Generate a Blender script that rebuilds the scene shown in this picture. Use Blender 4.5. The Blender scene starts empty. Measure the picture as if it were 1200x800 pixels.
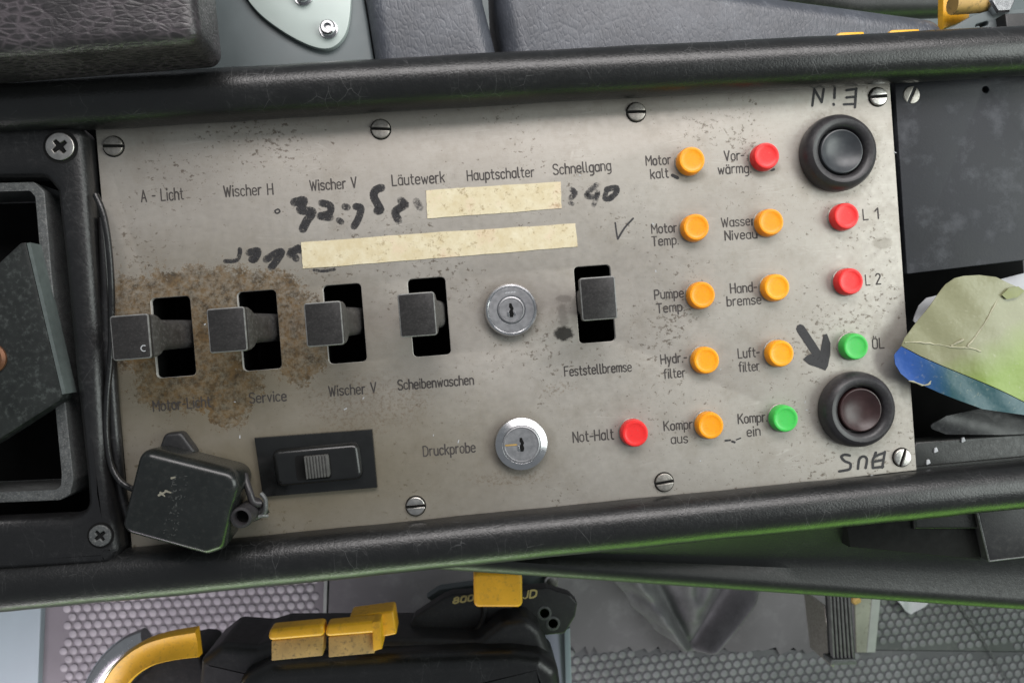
import bpy, bmesh, math, random
from mathutils import Vector, Matrix
random.seed(7)
R = math.radians
S = 0.001                                   # everything below is measured in millimetres
scene = bpy.context.scene
COL = scene.collection

# ------------------------------------------------------------------ camera
F = 860.0                                   # focal length in pixels of a 1200 px wide frame
CAM = Vector((-28.304, -9.636, 317.896))
RIGHT = Vector((0.994449, -0.077908, 0.070724))
DOWN = Vector((-0.078850, -0.996830, 0.010615))
FWD = Vector((0.069673, -0.016133, -0.997439))
cd = bpy.data.cameras.new('camera'); cam = bpy.data.objects.new('camera', cd); COL.objects.link(cam)
cd.sensor_width = 36; cd.sensor_fit = 'HORIZONTAL'; cd.lens = 36 * F / 1200
cd.clip_start = 0.01; cd.clip_end = 50
m = Matrix((RIGHT, -DOWN, -FWD)).transposed().to_4x4(); m.translation = CAM * S
cam.matrix_world = m
cd.dof.use_dof = True; cd.dof.focus_distance = 0.315; cd.dof.aperture_fstop = 20.0
scene.camera = cam

# ------------------------------------------------------------------ light
w = bpy.data.worlds.new('World'); scene.world = w; w.use_nodes = True
bg = w.node_tree.nodes['Background']; bg.inputs[0].default_value = (0.80, 0.86, 0.92, 1); bg.inputs[1].default_value = 0.25

def area(name, loc, target, sx, sy, power, colour):
    l = bpy.data.lights.new(name, 'AREA'); l.shape = 'RECTANGLE'; l.size = sx; l.size_y = sy
    l.energy = power; l.color = colour
    o = bpy.data.objects.new(name, l); COL.objects.link(o); o.location = loc
    o.rotation_euler = (Vector(target) - Vector(loc)).to_track_quat('-Z', 'Y').to_euler()
    return o
area('windscreen_light', (0.14, 0.52, 0.54), (0.05, 0.05, 0.0), 0.9, 0.30, 6.6, (1.0, 0.955, 0.945))
area('side_window_light', (0.82, -0.02, 0.55), (0.1, -0.02, 0.0), 0.6, 0.6, 5.4, (0.93, 1.0, 0.955))
area('grass_light', (0.15, -1.00, -0.06), (0.05, -0.30, 0.80), 1.8, 0.6, 10.0, (0.27, 0.66, 0.06))
area('door_light', (-0.36, -0.66, -0.05), (-0.34, -0.50, -0.43), 0.8, 0.3, 4.2, (1.0, 0.87, 1.0))

scene.view_settings.view_transform = 'Standard'; scene.view_settings.look = 'None'
scene.view_settings.exposure = 0.1; scene.view_settings.gamma = 1.0

# ------------------------------------------------------------------ helpers
def at(px, py, z=0.0):
    d = RIGHT * ((px - 600) / F) + DOWN * ((py - 400) / F) + FWD
    return CAM + d * ((z - CAM.z) / d.z)
def xy(px, py, z=0.0):
    p = at(px, py, z); return (p.x, p.y)
def XY(pts, z=0.0): return [xy(a, b, z) for a, b in pts]

def area2(p): return sum(p[i][0] * p[(i + 1) % len(p)][1] - p[(i + 1) % len(p)][0] * p[i][1] for i in range(len(p)))
def ccw(p): return list(p) if area2(p) > 0 else list(reversed(p))
def rounded(pts, r, n=5):
    out = []; N = len(pts)
    for i in range(N):
        rr = r[i] if isinstance(r, (list, tuple)) else r
        a, b, c = Vector(pts[i - 1]), Vector(pts[i]), Vector(pts[(i + 1) % N])
        u = (a - b); v = (c - b)
        if rr <= 0: out.append(tuple(b)); continue
        un, vn = u.normalized(), v.normalized()
        ang = max(un.angle(vn), 1e-3)
        if ang > math.pi - .04: out.append(tuple(b)); continue
        t = min(rr / math.tan(ang / 2), u.length * .49, v.length * .49); rr = t * math.tan(ang / 2)
        ctr = b + (un + vn).normalized() * (rr / math.sin(ang / 2)); p0, p1 = b + un * t - ctr, b + vn * t - ctr
        sw = p0.angle_signed(p1)
        for k in range(n + 1):
            a_ = -sw * k / n; out.append((ctr.x + p0.x * math.cos(a_) - p0.y * math.sin(a_), ctr.y + p0.x * math.sin(a_) + p0.y * math.cos(a_)))
    return out
def inset(p, d):
    if abs(d) < 1e-9: return list(p)
    out = []; N = len(p)
    for i in range(N):
        a, b, c = Vector(p[i - 1]), Vector(p[i]), Vector(p[(i + 1) % N])
        e1 = b - a; e2 = c - b
        if e1.length < 1e-6: e1 = e2
        if e2.length < 1e-6: e2 = e1
        n1 = Vector((-e1.y, e1.x)).normalized(); n2 = Vector((-e2.y, e2.x)).normalized()
        k = n1 + n2; k = k / max(k.length_squared, .5) * 2
        out.append(tuple(b + k * d))
    return out
def spline(pts, n=6):
    out = []; P = [Vector(p) for p in pts]
    for i in range(len(P) - 1):
        p0 = P[max(i - 1, 0)]; p1 = P[i]; p2 = P[i + 1]; p3 = P[min(i + 2, len(P) - 1)]
        for k in range(n):
            t = k / n
            out.append(.5 * ((2 * p1) + (p2 - p0) * t + (2 * p0 - 5 * p1 + 4 * p2 - p3) * t * t + (3 * p1 - p0 - 3 * p2 + p3) * t ** 3))
    out.append(P[-1]); return out

class MB:
    def __init__(s): s.v = []; s.f = []
    def add(s, v, f, tf=None):
        o = len(s.v); s.v += [tf(Vector(p)) if tf else Vector(p) for p in v]; s.f += [tuple(i + o for i in q) for q in f]; return s
    def rings(s, rings, closed=True, cap0=True, cap1=True, tf=None):
        n = len(rings[0]); v = [p for r in rings for p in r]; f = []
        for i in range(len(rings) - 1):
            for j in range(n if closed else n - 1):
                k = (j + 1) % n; f.append((i * n + j, i * n + k, (i + 1) * n + k, (i + 1) * n + j))
        if cap0: f.append(tuple(reversed(range(n))))
        if cap1: f.append(tuple(range((len(rings) - 1) * n, len(rings) * n)))
        return s.add(v, f, tf)
    def prism(s, pts, z0, z1, b=0, seg=3, tf=None, b0=0):
        pts = ccw(pts); R_ = []
        if b0 > 0:
            for k in range(seg): a = math.pi / 2 * k / seg; R_.append((b0 * (1 - math.sin(a)), z0 + b0 * (1 - math.cos(a))))
            R_.append((0, z0 + b0))
        else: R_.append((0, z0))
        if b > 0:
            for k in range(seg + 1): a = math.pi / 2 * k / seg; R_.append((b * (1 - math.cos(a)), z1 - b + b * math.sin(a)))
        else: R_.append((0, z1))
        return s.rings([[(x, y, z) for x, y in inset(pts, d)] for d, z in R_], tf=tf)
    def lathe(s, c, prof, n=32, tf=None):
        rr = [[(c[0] + r * math.cos(2 * math.pi * j / n), c[1] + r * math.sin(2 * math.pi * j / n), c[2] + z) for j in range(n)] for r, z in prof]
        return s.rings(rr, cap0=prof[0][0] > 1e-6, cap1=True, tf=tf)
    def tube(s, path, r, n=20, sx=1.0, sz=1.0, rot0=0.0):
        P = [Vector(p) for p in path]; rings = []
        for i, p in enumerate(P):
            t = (P[min(i + 1, len(P) - 1)] - P[max(i - 1, 0)]).normalized()
            up = Vector((0, 0, 1)) if abs(t.z) < .95 else Vector((0, 1, 0))
            a = t.cross(up).normalized(); b = a.cross(t).normalized()
            q = r[i] if isinstance(r, (list, tuple)) else r
            rings.append([p + a * (q * sx * math.cos(2 * math.pi * j / n)) + b * (q * sz * math.sin(2 * math.pi * j / n)) for j in range(n)])
        return s.rings(rings)
    def box(s, x0, x1, y0, y1, z0, z1, b=0, tf=None): return s.prism([(x0, y0), (x1, y0), (x1, y1), (x0, y1)], z0, z1, b, 2, tf)
    def stroke(s, pts, wd, z, tf2=None):
        # flat ribbon with round joints, laid a hair above the sheet it is drawn on
        st = getattr(s, 'k', 0)
        for i, p in enumerate(pts):
            p = Vector(p); st += 1; zz = z + .0025 * (st % 24)
            wp = wd[i] if isinstance(wd, (list, tuple)) else wd
            ring = [p + Vector((math.cos(a), math.sin(a))) * wp / 2 for a in [2 * math.pi * k / 8 for k in range(8)]]
            s.add([(q.x, q.y, zz) for q in ring], [tuple(range(8))])
            if i + 1 < len(pts):
                q = Vector(pts[i + 1]); d = (q - p)
                if d.length < 1e-6: continue
                wq = wd[i + 1] if isinstance(wd, (list, tuple)) else wd
                nn = Vector((-d.y, d.x)).normalized(); st += 1; zz = z + .0025 * (st % 24)
                qs = [p - nn * wp / 2, q - nn * wq / 2, q + nn * wq / 2, p + nn * wp / 2]
                s.add([(t.x, t.y, zz) for t in qs], [(0, 1, 2, 3)])
        s.k = st; return s
    def build(s, name, mat, parent=None, origin=None, smooth=32, edge=None):
        po = Vector(parent['_o']) if parent else Vector((0, 0, 0))
        if origin is None:
            if parent: origin = po
            else:
                xs = [p.x for p in s.v]; ys = [p.y for p in s.v]
                origin = Vector(((min(xs) + max(xs)) / 2, (min(ys) + max(ys)) / 2, min(p.z for p in s.v)))
        origin = Vector(origin)
        me = bpy.data.meshes.new(name)
        me.from_pydata([tuple((p - origin) * S) for p in s.v], [], s.f)
        bm = bmesh.new(); bm.from_mesh(me)
        bmesh.ops.remove_doubles(bm, verts=bm.verts, dist=1e-7)
        if not getattr(s, 'flat', False): bmesh.ops.recalc_face_normals(bm, faces=bm.faces)
        bm.to_mesh(me); bm.free()
        if smooth:
            me.shade_smooth(); me.set_sharp_from_angle(angle=R(smooth))
        me.materials.append(mat)
        if edge:
            me.materials.append(edge[0])
            for p in me.polygons:
                if edge[1] <= p.normal.z <= edge[2]: p.material_index = 1
        o = bpy.data.objects.new(name, me); COL.objects.link(o)
        o.location = (origin - po) * S; o['_o'] = tuple(origin)
        if parent: o.parent = parent
        return o
def thing(name, label, cat, loc, group=None):
    o = bpy.data.objects.new(name, None); COL.objects.link(o); o.location = Vector(loc) * S; o['_o'] = tuple(loc)
    o.empty_display_size = .01
    return tag(o, label, cat, group)
def tag(o, label, cat=None, group=None):
    o['label'] = label
    if cat: o['category'] = cat
    if group: o['group'] = group
    return o
def curve_prism(outline, holes, z0, z1, bevel=0.0, mb=None):
    cu = bpy.data.curves.new('c', 'CURVE'); cu.dimensions = '2D'; cu.fill_mode = 'BOTH'
    for p in [outline] + holes:
        sp = cu.splines.new('POLY'); sp.points.add(len(p) - 1); sp.use_cyclic_u = True
        for q, (x, y) in zip(sp.points, p): q.co = (x, y, 0, 1)
    cu.extrude = (z1 - z0) / 2 - bevel; cu.bevel_depth = bevel; cu.bevel_resolution = 3; cu.offset = -bevel
    ob = bpy.data.objects.new('c', cu); COL.objects.link(ob)
    bpy.context.view_layer.update()
    me = bpy.data.meshes.new_from_object(ob.evaluated_get(bpy.context.evaluated_depsgraph_get()))
    mb = mb or MB(); mb.add([v.co + Vector((0, 0, (z0 + z1) / 2)) for v in me.vertices], [tuple(p.vertices) for p in me.polygons])
    bpy.data.objects.remove(ob); bpy.data.curves.remove(cu); bpy.data.meshes.remove(me)
    return mb

# ------------------------------------------------------------------ materials
class NT:
    def __init__(s, name):
        s.m = bpy.data.materials.new(name); s.m.use_nodes = True; s.t = s.m.node_tree; s.b = s.t.nodes['Principled BSDF']
        tc = s.t.nodes.new('ShaderNodeTexCoord'); mp = s.t.nodes.new('ShaderNodeMapping'); mp.inputs['Scale'].default_value = (1000, 1000, 1000)
        s.t.links.new(tc.outputs['Object'], mp.inputs['Vector']); s.mm = mp.outputs[0]
    def n(s, typ, ins=None, **kw):
        nd = s.t.nodes.new(typ)
        for k, v in kw.items(): setattr(nd, k, v)
        for k, v in (ins or {}).items(): s.put(nd.inputs[k], v)
        return nd
    def put(s, sock, v):
        if isinstance(v, bpy.types.NodeSocket): s.t.links.new(v, sock)
        else:
            if sock.type == 'RGBA' and len(v) == 3: v = (*v, 1)
            sock.default_value = v
    def scaled(s, v): return s.n('ShaderNodeMapping', {'Vector': s.mm, 'Scale': v}).outputs[0]
    def noise(s, scale, detail=4, rough=.6, vec=None, dist=0.0):
        return s.n('ShaderNodeTexNoise', {'Vector': vec or s.mm, 'Scale': scale, 'Detail': detail, 'Roughness': rough, 'Distortion': dist}).outputs[0]
    def voro(s, scale, feature='F1', vec=None, rnd=1.0):
        return s.n('ShaderNodeTexVoronoi', {'Vector': vec or s.mm, 'Scale': scale, 'Randomness': rnd}, feature=feature).outputs['Distance']
    def ramp(s, v, a, b, lo=0.0, hi=1.0):
        return s.n('ShaderNodeMapRange', {0: v, 1: a, 2: b, 3: lo, 4: hi}).outputs[0]
    def math(s, op, a, b=0.0, clamp=False):
        nd = s.n('ShaderNodeMath', {0: a, 1: b}, operation=op); nd.use_clamp = clamp; return nd.outputs[0]
    def mix(s, f, a, b):
        nd = s.n('ShaderNodeMix', data_type='RGBA'); s.put(nd.inputs[0], f); s.put(nd.inputs[6], a); s.put(nd.inputs[7], b); return nd.outputs[2]
    def bump(s, h, strength, dist, nrm=None):
        i = {'Height': h, 'Strength': strength, 'Distance': dist * S}
        if nrm: i['Normal'] = nrm
        return s.n('ShaderNodeBump', i).outputs[0]
    def out(s, **kw):
        for k, v in kw.items(): s.put(s.b.inputs[k.replace('_', ' ')], v)
        return s.m

def plain(name, col, rough=.5, metal=0.0, var=.18, scale=.12, bump=.15, grain=1.2, spec=.5, dust=None, dust_amt=.0):
    t = NT(name); n1 = t.noise(scale, 5)
    c = t.mix(t.ramp(n1, .3, .7), [x * (1 - var) for x in col], [min(1, x * (1 + var)) for x in col])
    if dust: c = t.mix(t.math('MULTIPLY', t.ramp(t.noise(scale * 4, 6, .7), .52, .68), dust_amt), c, dust)
    return t.out(Base_Color=c, Roughness=t.ramp(t.noise(scale * 2, 4), .3, .7, rough * .85, min(1, rough * 1.15)), Metallic=metal,
                 Specular_IOR_Level=spec, Normal=t.bump(t.noise(grain, 3), bump, .25))
def leather(name, col, rough=.42, cell=.55, strength=.5, stretch=(1, 1, 1), scuff=.35, scuffcol=(.22, .22, .22), crease=0.0, hair=None):
    t = NT(name); v = t.scaled(stretch)
    wob = t.n('ShaderNodeVectorMath', {0: v, 1: t.n('ShaderNodeTexNoise', {'Vector': v, 'Scale': .22, 'Detail': 3}).outputs[1]}, operation='ADD').outputs[0]
    ed = t.ramp(t.voro(cell, 'DISTANCE_TO_EDGE', wob), 0, .22)
    big = t.ramp(t.voro(cell * .22, 'DISTANCE_TO_EDGE', wob), 0, .05)
    n1 = t.noise(.06, 5); n2 = t.noise(.5, 6, .7)
    h = t.math('ADD', t.math('MULTIPLY', ed, .5), t.math('ADD', t.math('MULTIPLY', big, .35), t.math('MULTIPLY', n2, .5)))
    sc = t.math('MULTIPLY', t.math('MULTIPLY', t.ramp(n1, .50, .72), t.ramp(n2, .5, .7)), scuff)
    c = t.mix(t.ramp(n1, .3, .7), [x * .8 for x in col], [x * 1.2 for x in col]); c = t.mix(sc, c, scuffcol)
    if crease: c = t.mix(t.math('MULTIPLY', t.math('MULTIPLY', t.math('SUBTRACT', 1.0, ed), t.ramp(t.noise(.05, 4), .38, .6)), crease), c, (.15, .125, .14))
    # pale hair scratches
    vs = t.scaled((.9, .12, .3)); s1 = t.ramp(t.voro(.16, 'DISTANCE_TO_EDGE', t.n('ShaderNodeMapping', {'Vector': wob, 'Rotation': (0, 0, .5), 'Scale': (1, .3, 1)}).outputs[0]), 0, .012, 1, 0)
    c = t.mix(t.math('MULTIPLY', t.math('MULTIPLY', s1, t.ramp(n1, .48, .62)), scuff if hair is None else hair), c, scuffcol)
    return t.out(Base_Color=c, Roughness=t.ramp(n2, .3, .7, rough * .8, rough * 1.25), Normal=t.bump(h, strength, .35), Specular_IOR_Level=.55)

M = {}
M['black'] = plain('black plastic', (.016, .016, .017), .45, dust=(.12, .115, .10), dust_amt=.12)
M['matte_black'] = plain('matte black', (.008, .008, .008), .8, spec=.2)
M['void'] = plain('dark cavity', (.012, .012, .012), .95, spec=.05)
M['rail'] = leather('black leather rail', (.009, .0093, .0095), .33, .62, .15, scuff=.12, scuffcol=(.16, .16, .16), hair=.5)
M['pad'] = leather('black leather pad', (.020, .018, .0195), .38, .42, .5, (.5, 1.1, 1), .2, (.2, .18, .2), crease=.38)
M['housing'] = leather('black leather housing', (.009, .009, .0095), .36, .45, .16, scuff=.15)
M['cushion'] = leather('slate leather', (.060, .066, .080), .40, .34, .32, (1.5, .7, 1), .3, (.4, .42, .45))
M['steel'] = plain('bare steel', (.55, .53, .5), .32, 1.0, .2, .3)
M['chrome'] = plain('chrome', (.58, .58, .59), .24, 1.0, .06, .3, .05)
M['dull_steel'] = plain('dull steel', (.36, .34, .31), .45, .85, .3, .5, dust=(.10, .07, .04), dust_amt=.7)
M['grey_frame'] = plain('worn grey frame', (.10, .105, .105), .5, .3, .3, .4, dust=(.3, .3, .28), dust_amt=.6)
M['lever'] = plain('charcoal lever plastic', (.022, .0205, .020), .38, 0, .2, .35, .03, 1.5, dust=(.10, .095, .09), dust_amt=.25)
M['lever_highlight'] = plain('painted lever edge highlight', (.16, .16, .155), .35, 0, .3, .5, .03)  # bright rim highlight painted onto the chamfer faces of the caps
M['lever_neck'] = plain('dusty lever neck', (.055, .053, .051), .5, 0, .35, .2, .05, dust=(.16, .155, .15), dust_amt=.5)
M['yellow'] = plain('yellow plastic', (.88, .46, .02), .38, 0, .12, .08, .1, dust=(.30, .16, .03), dust_amt=.45)
M['tan'] = plain('dirty tan plastic', (.46, .29, .085), .6, 0, .25, .1, .1, dust=(.08, .06, .03), dust_amt=.8)
M['rubber'] = plain('button rubber', (.030, .028, .030), .40, 0, .2, .2, .08, dust=(.10, .10, .10), dust_amt=.2)
M['ink'] = plain('printed lettering', (.05, .043, .04), .7, 0, .3, 1.2, 0)
M['plate'] = plain('slate painted plate', (.016, .0175, .022), .5, 0, .4, .016, .2, .8, spec=.3, dust=(.085, .09, .10), dust_amt=.45)
M['pale'] = plain('pale painted metal', (.28, .345, .37), .45, 0, .06, .02, .04)
M['disc'] = plain('pale green metal', (.46, .525, .50), .4, .1, .04, .02, .03)
M['grey_metal'] = plain('grey painted metal', (.105, .125, .13), .5, 0, .1, .05, .05)
M['green_grey'] = plain('green grey painted steel', (.014, .0165, .0155), .5, .1, .25, .1, .15, dust=(.13, .15, .14), dust_amt=.3)
M['edge_green'] = plain('pale green paint', (.10, .12, .115), .5, 0, .15, .3)
M['sheet'] = plain('grey floor sheet', (.105, .10, .107), .75, 0, .3, .008, .9, .22, dust=(.20, .20, .205), dust_amt=.35)
def mat_rubber(lo, hi):
    # studs are pale on top, the ground between them stays dark
    t = NT('grey studded rubber'); z = t.n('ShaderNodeSeparateXYZ', {0: t.mm}).outputs[2]
    n1 = t.noise(.015, 5); c0 = t.mix(t.ramp(n1, .3, .7), lo[0], lo[1]); c1 = t.mix(t.ramp(n1, .35, .65), hi[0], hi[1])
    c = t.mix(t.ramp(z, 5.3, 6.05), c0, c1); c = t.mix(t.math('MULTIPLY', t.ramp(t.noise(.12, 6, .7), .55, .7), .5), c, (.16, .15, .15))
    return t.out(Base_Color=c, Roughness=.5, Normal=t.bump(t.noise(.7, 4), .2, .3))
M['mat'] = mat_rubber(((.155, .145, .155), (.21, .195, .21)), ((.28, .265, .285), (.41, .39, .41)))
M['mat_shaded'] = mat_rubber(((.070, .073, .076), (.105, .108, .112)), ((.13, .136, .14), (.20, .206, .212)))  # same rubber darkened, the weaker light on the right painted in
M['paper'] = plain('white paper', (.46, .475, .49), .7, 0, .1, .05, .1)
M['copper'] = plain('brown copper', (.16, .07, .035), .5, .5, .3, .3)
M['gold'] = plain('yellow print', (.62, .5, .2), .5, 0, .1)
M['clear'] = plain('smoky plastic film', (.013, .0135, .0145), .42, 0, .3, .15, .4, .3, dust=(.12, .12, .12), dust_amt=.3)
M['crease'] = plain('creased card', (.40, .385, .27), .7, 0, .2, .3)
M['fold'] = plain('folded card back', (.20, .215, .085), .5, 0, .2, .2)
M['flank'] = leather('console flank vinyl', (.006, .0068, .006), .45, .6, .10, scuff=.06)

M['bone'] = plain('bone paint', (.30, .32, .30), .5, 0, .1, .05)
def lens(name, col):
    t = NT(name)
    rnd = t.n('ShaderNodeObjectInfo').outputs['Random']
    c = t.mix(rnd, col, [col[0] * .9, col[1] * .8, col[2] * .8])
    c = t.mix(t.ramp(t.noise(.6, 5, .7), .58, .72, 0, .45), c, [x * .4 for x in col])
    c = t.mix(t.ramp(t.noise(1.4, 6, .7), .55, .75, 0, .25), c, (.30, .26, .20))
    return t.out(Base_Color=c, Roughness=.38, Subsurface_Weight=.35, Subsurface_Radius=(1, .5, .25), Subsurface_Scale=.003, Specular_IOR_Level=.5,
                 Normal=t.bump(t.noise(.8, 3), .08, .2))
M['amber'] = lens('amber lens', (1.0, .40, .004)); M['red'] = lens('red lens', (.85, .028, .028)); M['green'] = lens('green lens', (.06, .62, .10))

def worn_ink(name, lo, hi, col=(.025, .024, .026), top=1.0):
    t = NT(name); t.out(Base_Color=col, Roughness=.6)
    f = t.ramp(t.noise(.9, 6, .75), lo, hi, 0, top)
    tr = t.n('ShaderNodeBsdfTransparent'); mx = t.n('ShaderNodeMixShader', {0: f, 1: tr.outputs[0], 2: t.b.outputs[0]})
    t.t.links.new(mx.outputs[0], t.t.nodes['Material Output'].inputs[0]); return t.m
M['marker'] = worn_ink('black marker ink', .30, .42); M['faded'] = worn_ink('rubbed marker ink', .33, .62, (.03, .029, .031), .92); M['ghost'] = worn_ink('nearly erased marker ink', .38, .75, (.05, .047, .05), .8)
M['curl'] = worn_ink('half erased marker ink', .36, .70, (.04, .038, .04), .85)

def faceplate_mat():
    t = NT('stained brushed steel')
    base = t.mix(t.ramp(t.noise(.018, 5, .6), .3, .7), (.34, .312, .278), (.415, .39, .352))
    base = t.mix(t.ramp(t.noise(.35, 8, .75), .45, .75, 0, .35), base, (.27, .245, .20))
    # brushed streaks
    base = t.mix(t.ramp(t.noise(1.0, 4, .7, t.scaled((.05, 2.2, 1))), .45, .8, 0, .25), base, (.33, .30, .27))
    clus = t.noise(.022, 3, .6)
    # fine hair scratches in two directions
    for an, amt in ((.5, .35), (-1.0, .3)):
        sv = t.n('ShaderNodeMapping', {'Vector': t.mm, 'Rotation': (0, 0, an), 'Scale': (.012, .35, 1)}).outputs[0]
        sl = t.ramp(t.voro(1.0, 'DISTANCE_TO_EDGE', sv), 0, .010, 1, 0)
        base = t.mix(t.math('MULTIPLY', t.math('MULTIPLY', sl, t.ramp(t.noise(.05, 3), .5, .62)), amt), base, (.56, .53, .49))
    # small dark flecks, clustered
    spv = t.n('ShaderNodeMapping', {'Vector': t.mm, 'Rotation': (0, 0, .45), 'Scale': (1.0, 1.25, 1)}).outputs[0]
    fl = t.ramp(t.math('ADD', t.noise(.36, 7, .72, spv), t.math('MULTIPLY', clus, .45)), .83, .89)
    fl2 = t.ramp(t.math('ADD', t.noise(.85, 4, .6), t.math('MULTIPLY', t.noise(.03, 3), .3)), .835, .88)
    smg = t.ramp(t.noise(.055, 7, .68), .50, .72, 0, .45)
    base = t.mix(smg, base, (.235, .205, .165))
    base = t.mix(t.math('MULTIPLY', fl, .75), base, (.085, .062, .042)); base = t.mix(t.math('MULTIPLY', fl2, .6), base, (.12, .10, .08))
    # rust-brown spill round the two left levers
    sep = t.n('ShaderNodeSeparateXYZ', {0: t.mm}); X, Y = sep.outputs[0], sep.outputs[1]
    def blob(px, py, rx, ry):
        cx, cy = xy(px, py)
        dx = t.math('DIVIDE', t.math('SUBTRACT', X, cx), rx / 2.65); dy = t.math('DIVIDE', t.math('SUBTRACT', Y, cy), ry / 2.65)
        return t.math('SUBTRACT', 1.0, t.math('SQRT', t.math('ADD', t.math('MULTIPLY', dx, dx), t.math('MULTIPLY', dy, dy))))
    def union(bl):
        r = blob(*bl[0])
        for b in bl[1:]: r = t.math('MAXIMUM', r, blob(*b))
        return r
    # brown tarnish plus shade painted into the colour, lower left
    tarn_shade = t.ramp(union([(330, 560, 330, 120), (240, 440, 240, 160)]), -.1, .7, 0, .75)
    base = t.mix(tarn_shade, base, (.165, .138, .083))
    edge = t.math('MULTIPLY', t.math('ADD', t.math('SUBTRACT', t.noise(.10, 8, .75), .5), t.math('MULTIPLY', t.math('SUBTRACT', t.noise(.6, 6, .75), .5), .9)), 1.5)
    st = t.math('ADD', union([(195, 380, 78, 68), (165, 355, 45, 36), (300, 370, 74, 62), (350, 405, 42, 44), (240, 445, 62, 42), (268, 470, 30, 32), (205, 455, 50, 26), (235, 350, 60, 40)]), edge)
    stain = t.ramp(st, .06, .14); dens = t.ramp(t.noise(.42, 9, .82), .40, .58, .28, .86)
    dens = t.math('MAXIMUM', dens, t.ramp(t.noise(.07, 4, .6), .52, .62, 0, .82))
    base = t.mix(t.math('MULTIPLY', stain, dens), base, t.mix(t.ramp(t.noise(.22, 8, .75), .40, .58), (.026, .015, .006), (.130, .076, .028)))
    st2 = t.ramp(t.math('ADD', union([(420, 475, 70, 38), (655, 455, 22, 10), (470, 470, 40, 30), (600, 560, 50, 12)]), edge), .0, .5)
    base = t.mix(t.math('MULTIPLY', st2, t.ramp(t.noise(.6, 7, .75), .48, .62, 0, .55)), base, (.13, .085, .045))
    # black grease dab beside the fifth lever, dirt round lamps
    sm = t.ramp(t.math('ADD', union([(661, 391, 15, 11)]), t.math('MULTIPLY', edge, .5)), .15, .4)
    base = t.mix(t.math('MULTIPLY', sm, .93), base, (.014, .012, .010))
    tr_ = t.ramp(t.math('ADD', union([(660, 372, 9, 26), (661, 350, 14, 8)]), t.math('MULTIPLY', edge, .9)), .25, .6)
    base = t.mix(t.math('MULTIPLY', tr_, .35), base, (.03, .022, .016))
    gr = t.ramp(t.math('ADD', union([(984, 178, 56, 56), (1006, 480, 56, 56), (808, 205, 22, 10), (895, 198, 22, 10), (1034, 285, 14, 8), (611, 520, 44, 44), (599, 363, 42, 42)]), t.math('MULTIPLY', edge, .35)), .0, .30, 0, .5)
    base = t.mix(gr, base, (.17, .15, .12))
    rg = t.ramp(t.noise(.3, 6), .3, .7, .40, .56)
    return t.out(Base_Color=base, Metallic=t.math('SUBTRACT', .42, t.math('MULTIPLY', stain, .4), True), Roughness=t.math('ADD', rg, t.math('MULTIPLY', stain, .3)), Specular_IOR_Level=t.math('SUBTRACT', .5, t.math('MULTIPLY', stain, .42)),
                 Normal=t.bump(t.noise(1.0, 5, .7, t.scaled((.15, 2.0, 1))), .10, .12, t.bump(t.math('SUBTRACT', t.noise(.5, 6), fl), .15, .2)))
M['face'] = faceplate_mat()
M['cut_edge'] = plain('raw cut metal edge', (.62, .60, .56), .55, 0, .12, .3, .05)
def tape_mat():
    t = NT('cream masking tape'); c = t.mix(t.ramp(t.noise(.16, 6, .7), .35, .7), (.60, .51, .32), (.72, .66, .48))
    c = t.mix(t.ramp(t.math('ADD', t.noise(.55, 7, .72), t.math('MULTIPLY', t.noise(.07, 3), .35)), .74, .86, 0, .75), c, (.28, .20, .10)); c = t.mix(t.ramp(t.noise(.08, 3, .6), .56, .68, 0, .25), c, (.60, .33, .22))
    return t.out(Base_Color=c, Roughness=.7, Normal=t.bump(t.noise(.8, 5), .3, .2))
M['tape'] = tape_mat()
def card_mat(name, c0, c1, x0, x1, y0=0, y1=0):
    t = NT(name); sep = t.n('ShaderNodeSeparateXYZ', {0: t.mm})
    f = t.ramp(t.math('ADD', t.math('ADD', t.math('MULTIPLY', sep.outputs[0], x1), t.math('MULTIPLY', sep.outputs[1], y1)), t.math('MULTIPLY', t.noise(.12, 4), 6)), x0, x0 + 16)
    c = t.mix(f, c0, c1); c = t.mix(t.ramp(t.noise(.4, 6, .7), .58, .72, 0, .4), c, (.42, .42, .30))
    return t.out(Base_Color=c, Roughness=.38, Normal=t.bump(t.noise(.09, 3), .5, 1.0))

# ------------------------------------------------------------------ control panel
panel = thing('control_panel', 'worn steel control panel with rust stained levers, coloured lamps and German lettering', 'control panel', (0, 0, -2.5))
slots = [(-148.3, -1.6), (-112.7, -1.6), (-76.9, -1.5), (-40.9, -1.4), (31.4, -1.3)]
outline = [(-172.5, -93), (172.5, -87.3), (172.5, 87.5), (172.3, 93), (-172.5, 93)]
holes = [rounded([(x - 8.1, y - 16.8), (x + 8.1, y - 16.8), (x + 8.1, y + 16.8), (x - 8.1, y + 16.8)], 1.9, 4) for x, y in slots]
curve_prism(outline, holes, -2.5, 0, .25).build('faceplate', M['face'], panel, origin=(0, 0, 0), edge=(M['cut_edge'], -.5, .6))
for x, y in slots:
    mb = MB(); w_, h_ = 9.5, 18.5
    v = [(x + sx * w_, y + sy * h_, z) for z in (-2.7, -30) for sx, sy in ((-1, -1), (1, -1), (1, 1), (-1, 1))]
    mb.add(v, [(0, 1, 5, 4), (1, 2, 6, 5), (2, 3, 7, 6), (3, 0, 4, 7), (4, 5, 6, 7)]).build('switch_well', M['void'], panel, smooth=0)

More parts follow.
